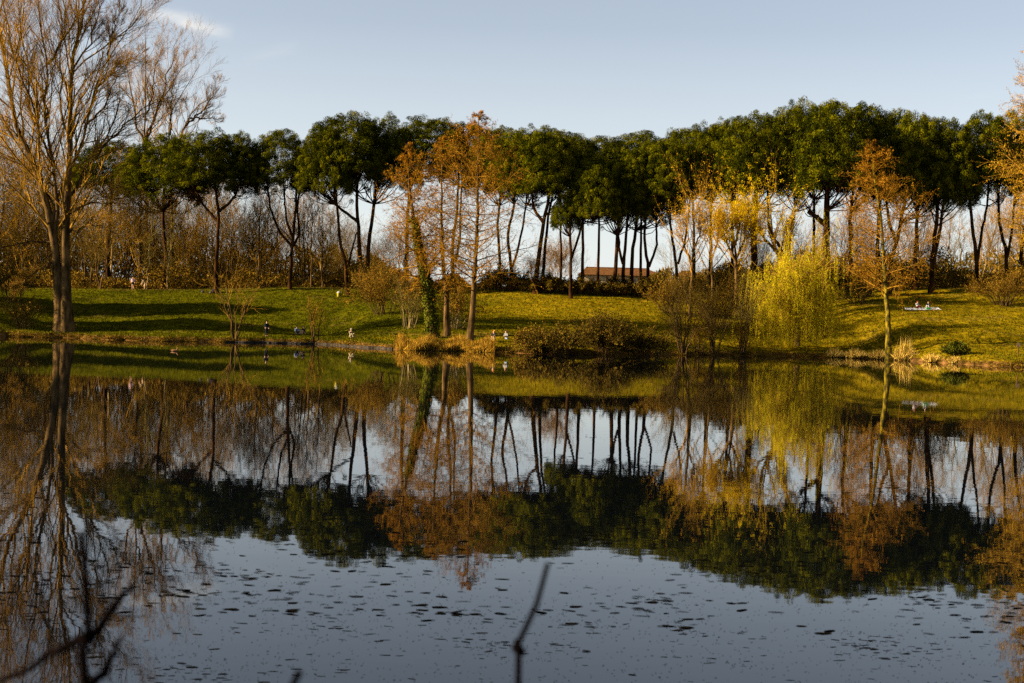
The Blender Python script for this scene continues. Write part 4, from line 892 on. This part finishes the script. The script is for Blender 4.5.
def wdot(v):
    n = N_(nt, 'ShaderNodeVectorMath', operation='DOT_PRODUCT'); nt.links.new(g.outputs['Generated'], n.inputs[0]); n.inputs[1].default_value = [float(q) for q in v]; return n.outputs['Value']
sz = N_(nt, 'ShaderNodeSeparateXYZ'); nt.links.new(g.outputs['Generated'], sz.inputs[0])
vf = N_(nt, 'ShaderNodeMapRange'); nt.links.new(sz.outputs[2], vf.inputs[0]); vf.inputs[1].default_value = 0; vf.inputs[2].default_value = .2; vf.inputs[3].default_value = .72; vf.inputs[4].default_value = .0
vl = N_(nt, 'ShaderNodeMix', data_type='RGBA'); nt.links.new(vf.outputs[0], vl.inputs[0]); nt.links.new(mx.outputs[2], vl.inputs[6]); vl.inputs[7].default_value = (4.5, 4.75, 4.75, 1)
last = vl.outputs[2]
# two thin wisps of cirrus high on the left: bands on the sky sphere with frayed edges
nw = N_(nt, 'ShaderNodeTexNoise'); nw.inputs['Scale'].default_value = 26; nw.inputs['Detail'].default_value = 6; mw = N_(nt, 'ShaderNodeMapping'); mw.inputs['Scale'].default_value = (1, 1, 4); nt.links.new(g.outputs['Generated'], mw.inputs[0]); nt.links.new(mw.outputs[0], nw.inputs['Vector'])
for (p, q, th, st) in (((132, 8), (236, 34), .0042, .85), ((240, 64), (305, 42), .0035, .12)):
    a_ = norm(ray(*p)); c_ = norm(ray(*q)); mid = norm(a_+c_); al = norm(c_-a_); pe = np.cross(al, mid); hl = float(np.linalg.norm(c_-a_)/2)
    v = wm('ADD', wdot(pe), wm('MULTIPLY', wm('SUBTRACT', nw.outputs[0], .5), .012)); u = wm('DIVIDE', wdot(al), hl)
    ev = wm('POWER', 2.718, wm('MULTIPLY', wm('POWER', wm('DIVIDE', wm('ABSOLUTE', v), th), 2.0), -1.0)); eu = wm('SUBTRACT', 1.0, wm('MULTIPLY', u, u), True)
    fr = wm('GREATER_THAN', wdot(mid), 0.0)
    fac = wm('MULTIPLY', wm('MULTIPLY', wm('MULTIPLY', ev, eu), fr), wm('MULTIPLY', wm('ADD', nw.outputs[0], .25), st), True)
    cm = N_(nt, 'ShaderNodeMix', data_type='RGBA'); nt.links.new(fac, cm.inputs[0]); nt.links.new(last, cm.inputs[6]); cm.inputs[7].default_value = (4.6, 4.5, 4.3, 1); last = cm.outputs[2]
nt.links.new(last, bg.inputs[0])
S.view_settings.view_transform = 'Standard'; S.view_settings.look = 'None'; S.view_settings.gamma = 1; S.view_settings.exposure = 2.05
S.render.engine = 'CYCLES'; cy = S.cycles
cy.max_bounces = 6; cy.diffuse_bounces = 2; cy.glossy_bounces = 3; cy.transmission_bounces = 2; cy.transparent_max_bounces = 4
cy.caustics_reflective = False; cy.caustics_refractive = False; cy.use_denoising = False; cy.sample_clamp_indirect = 4
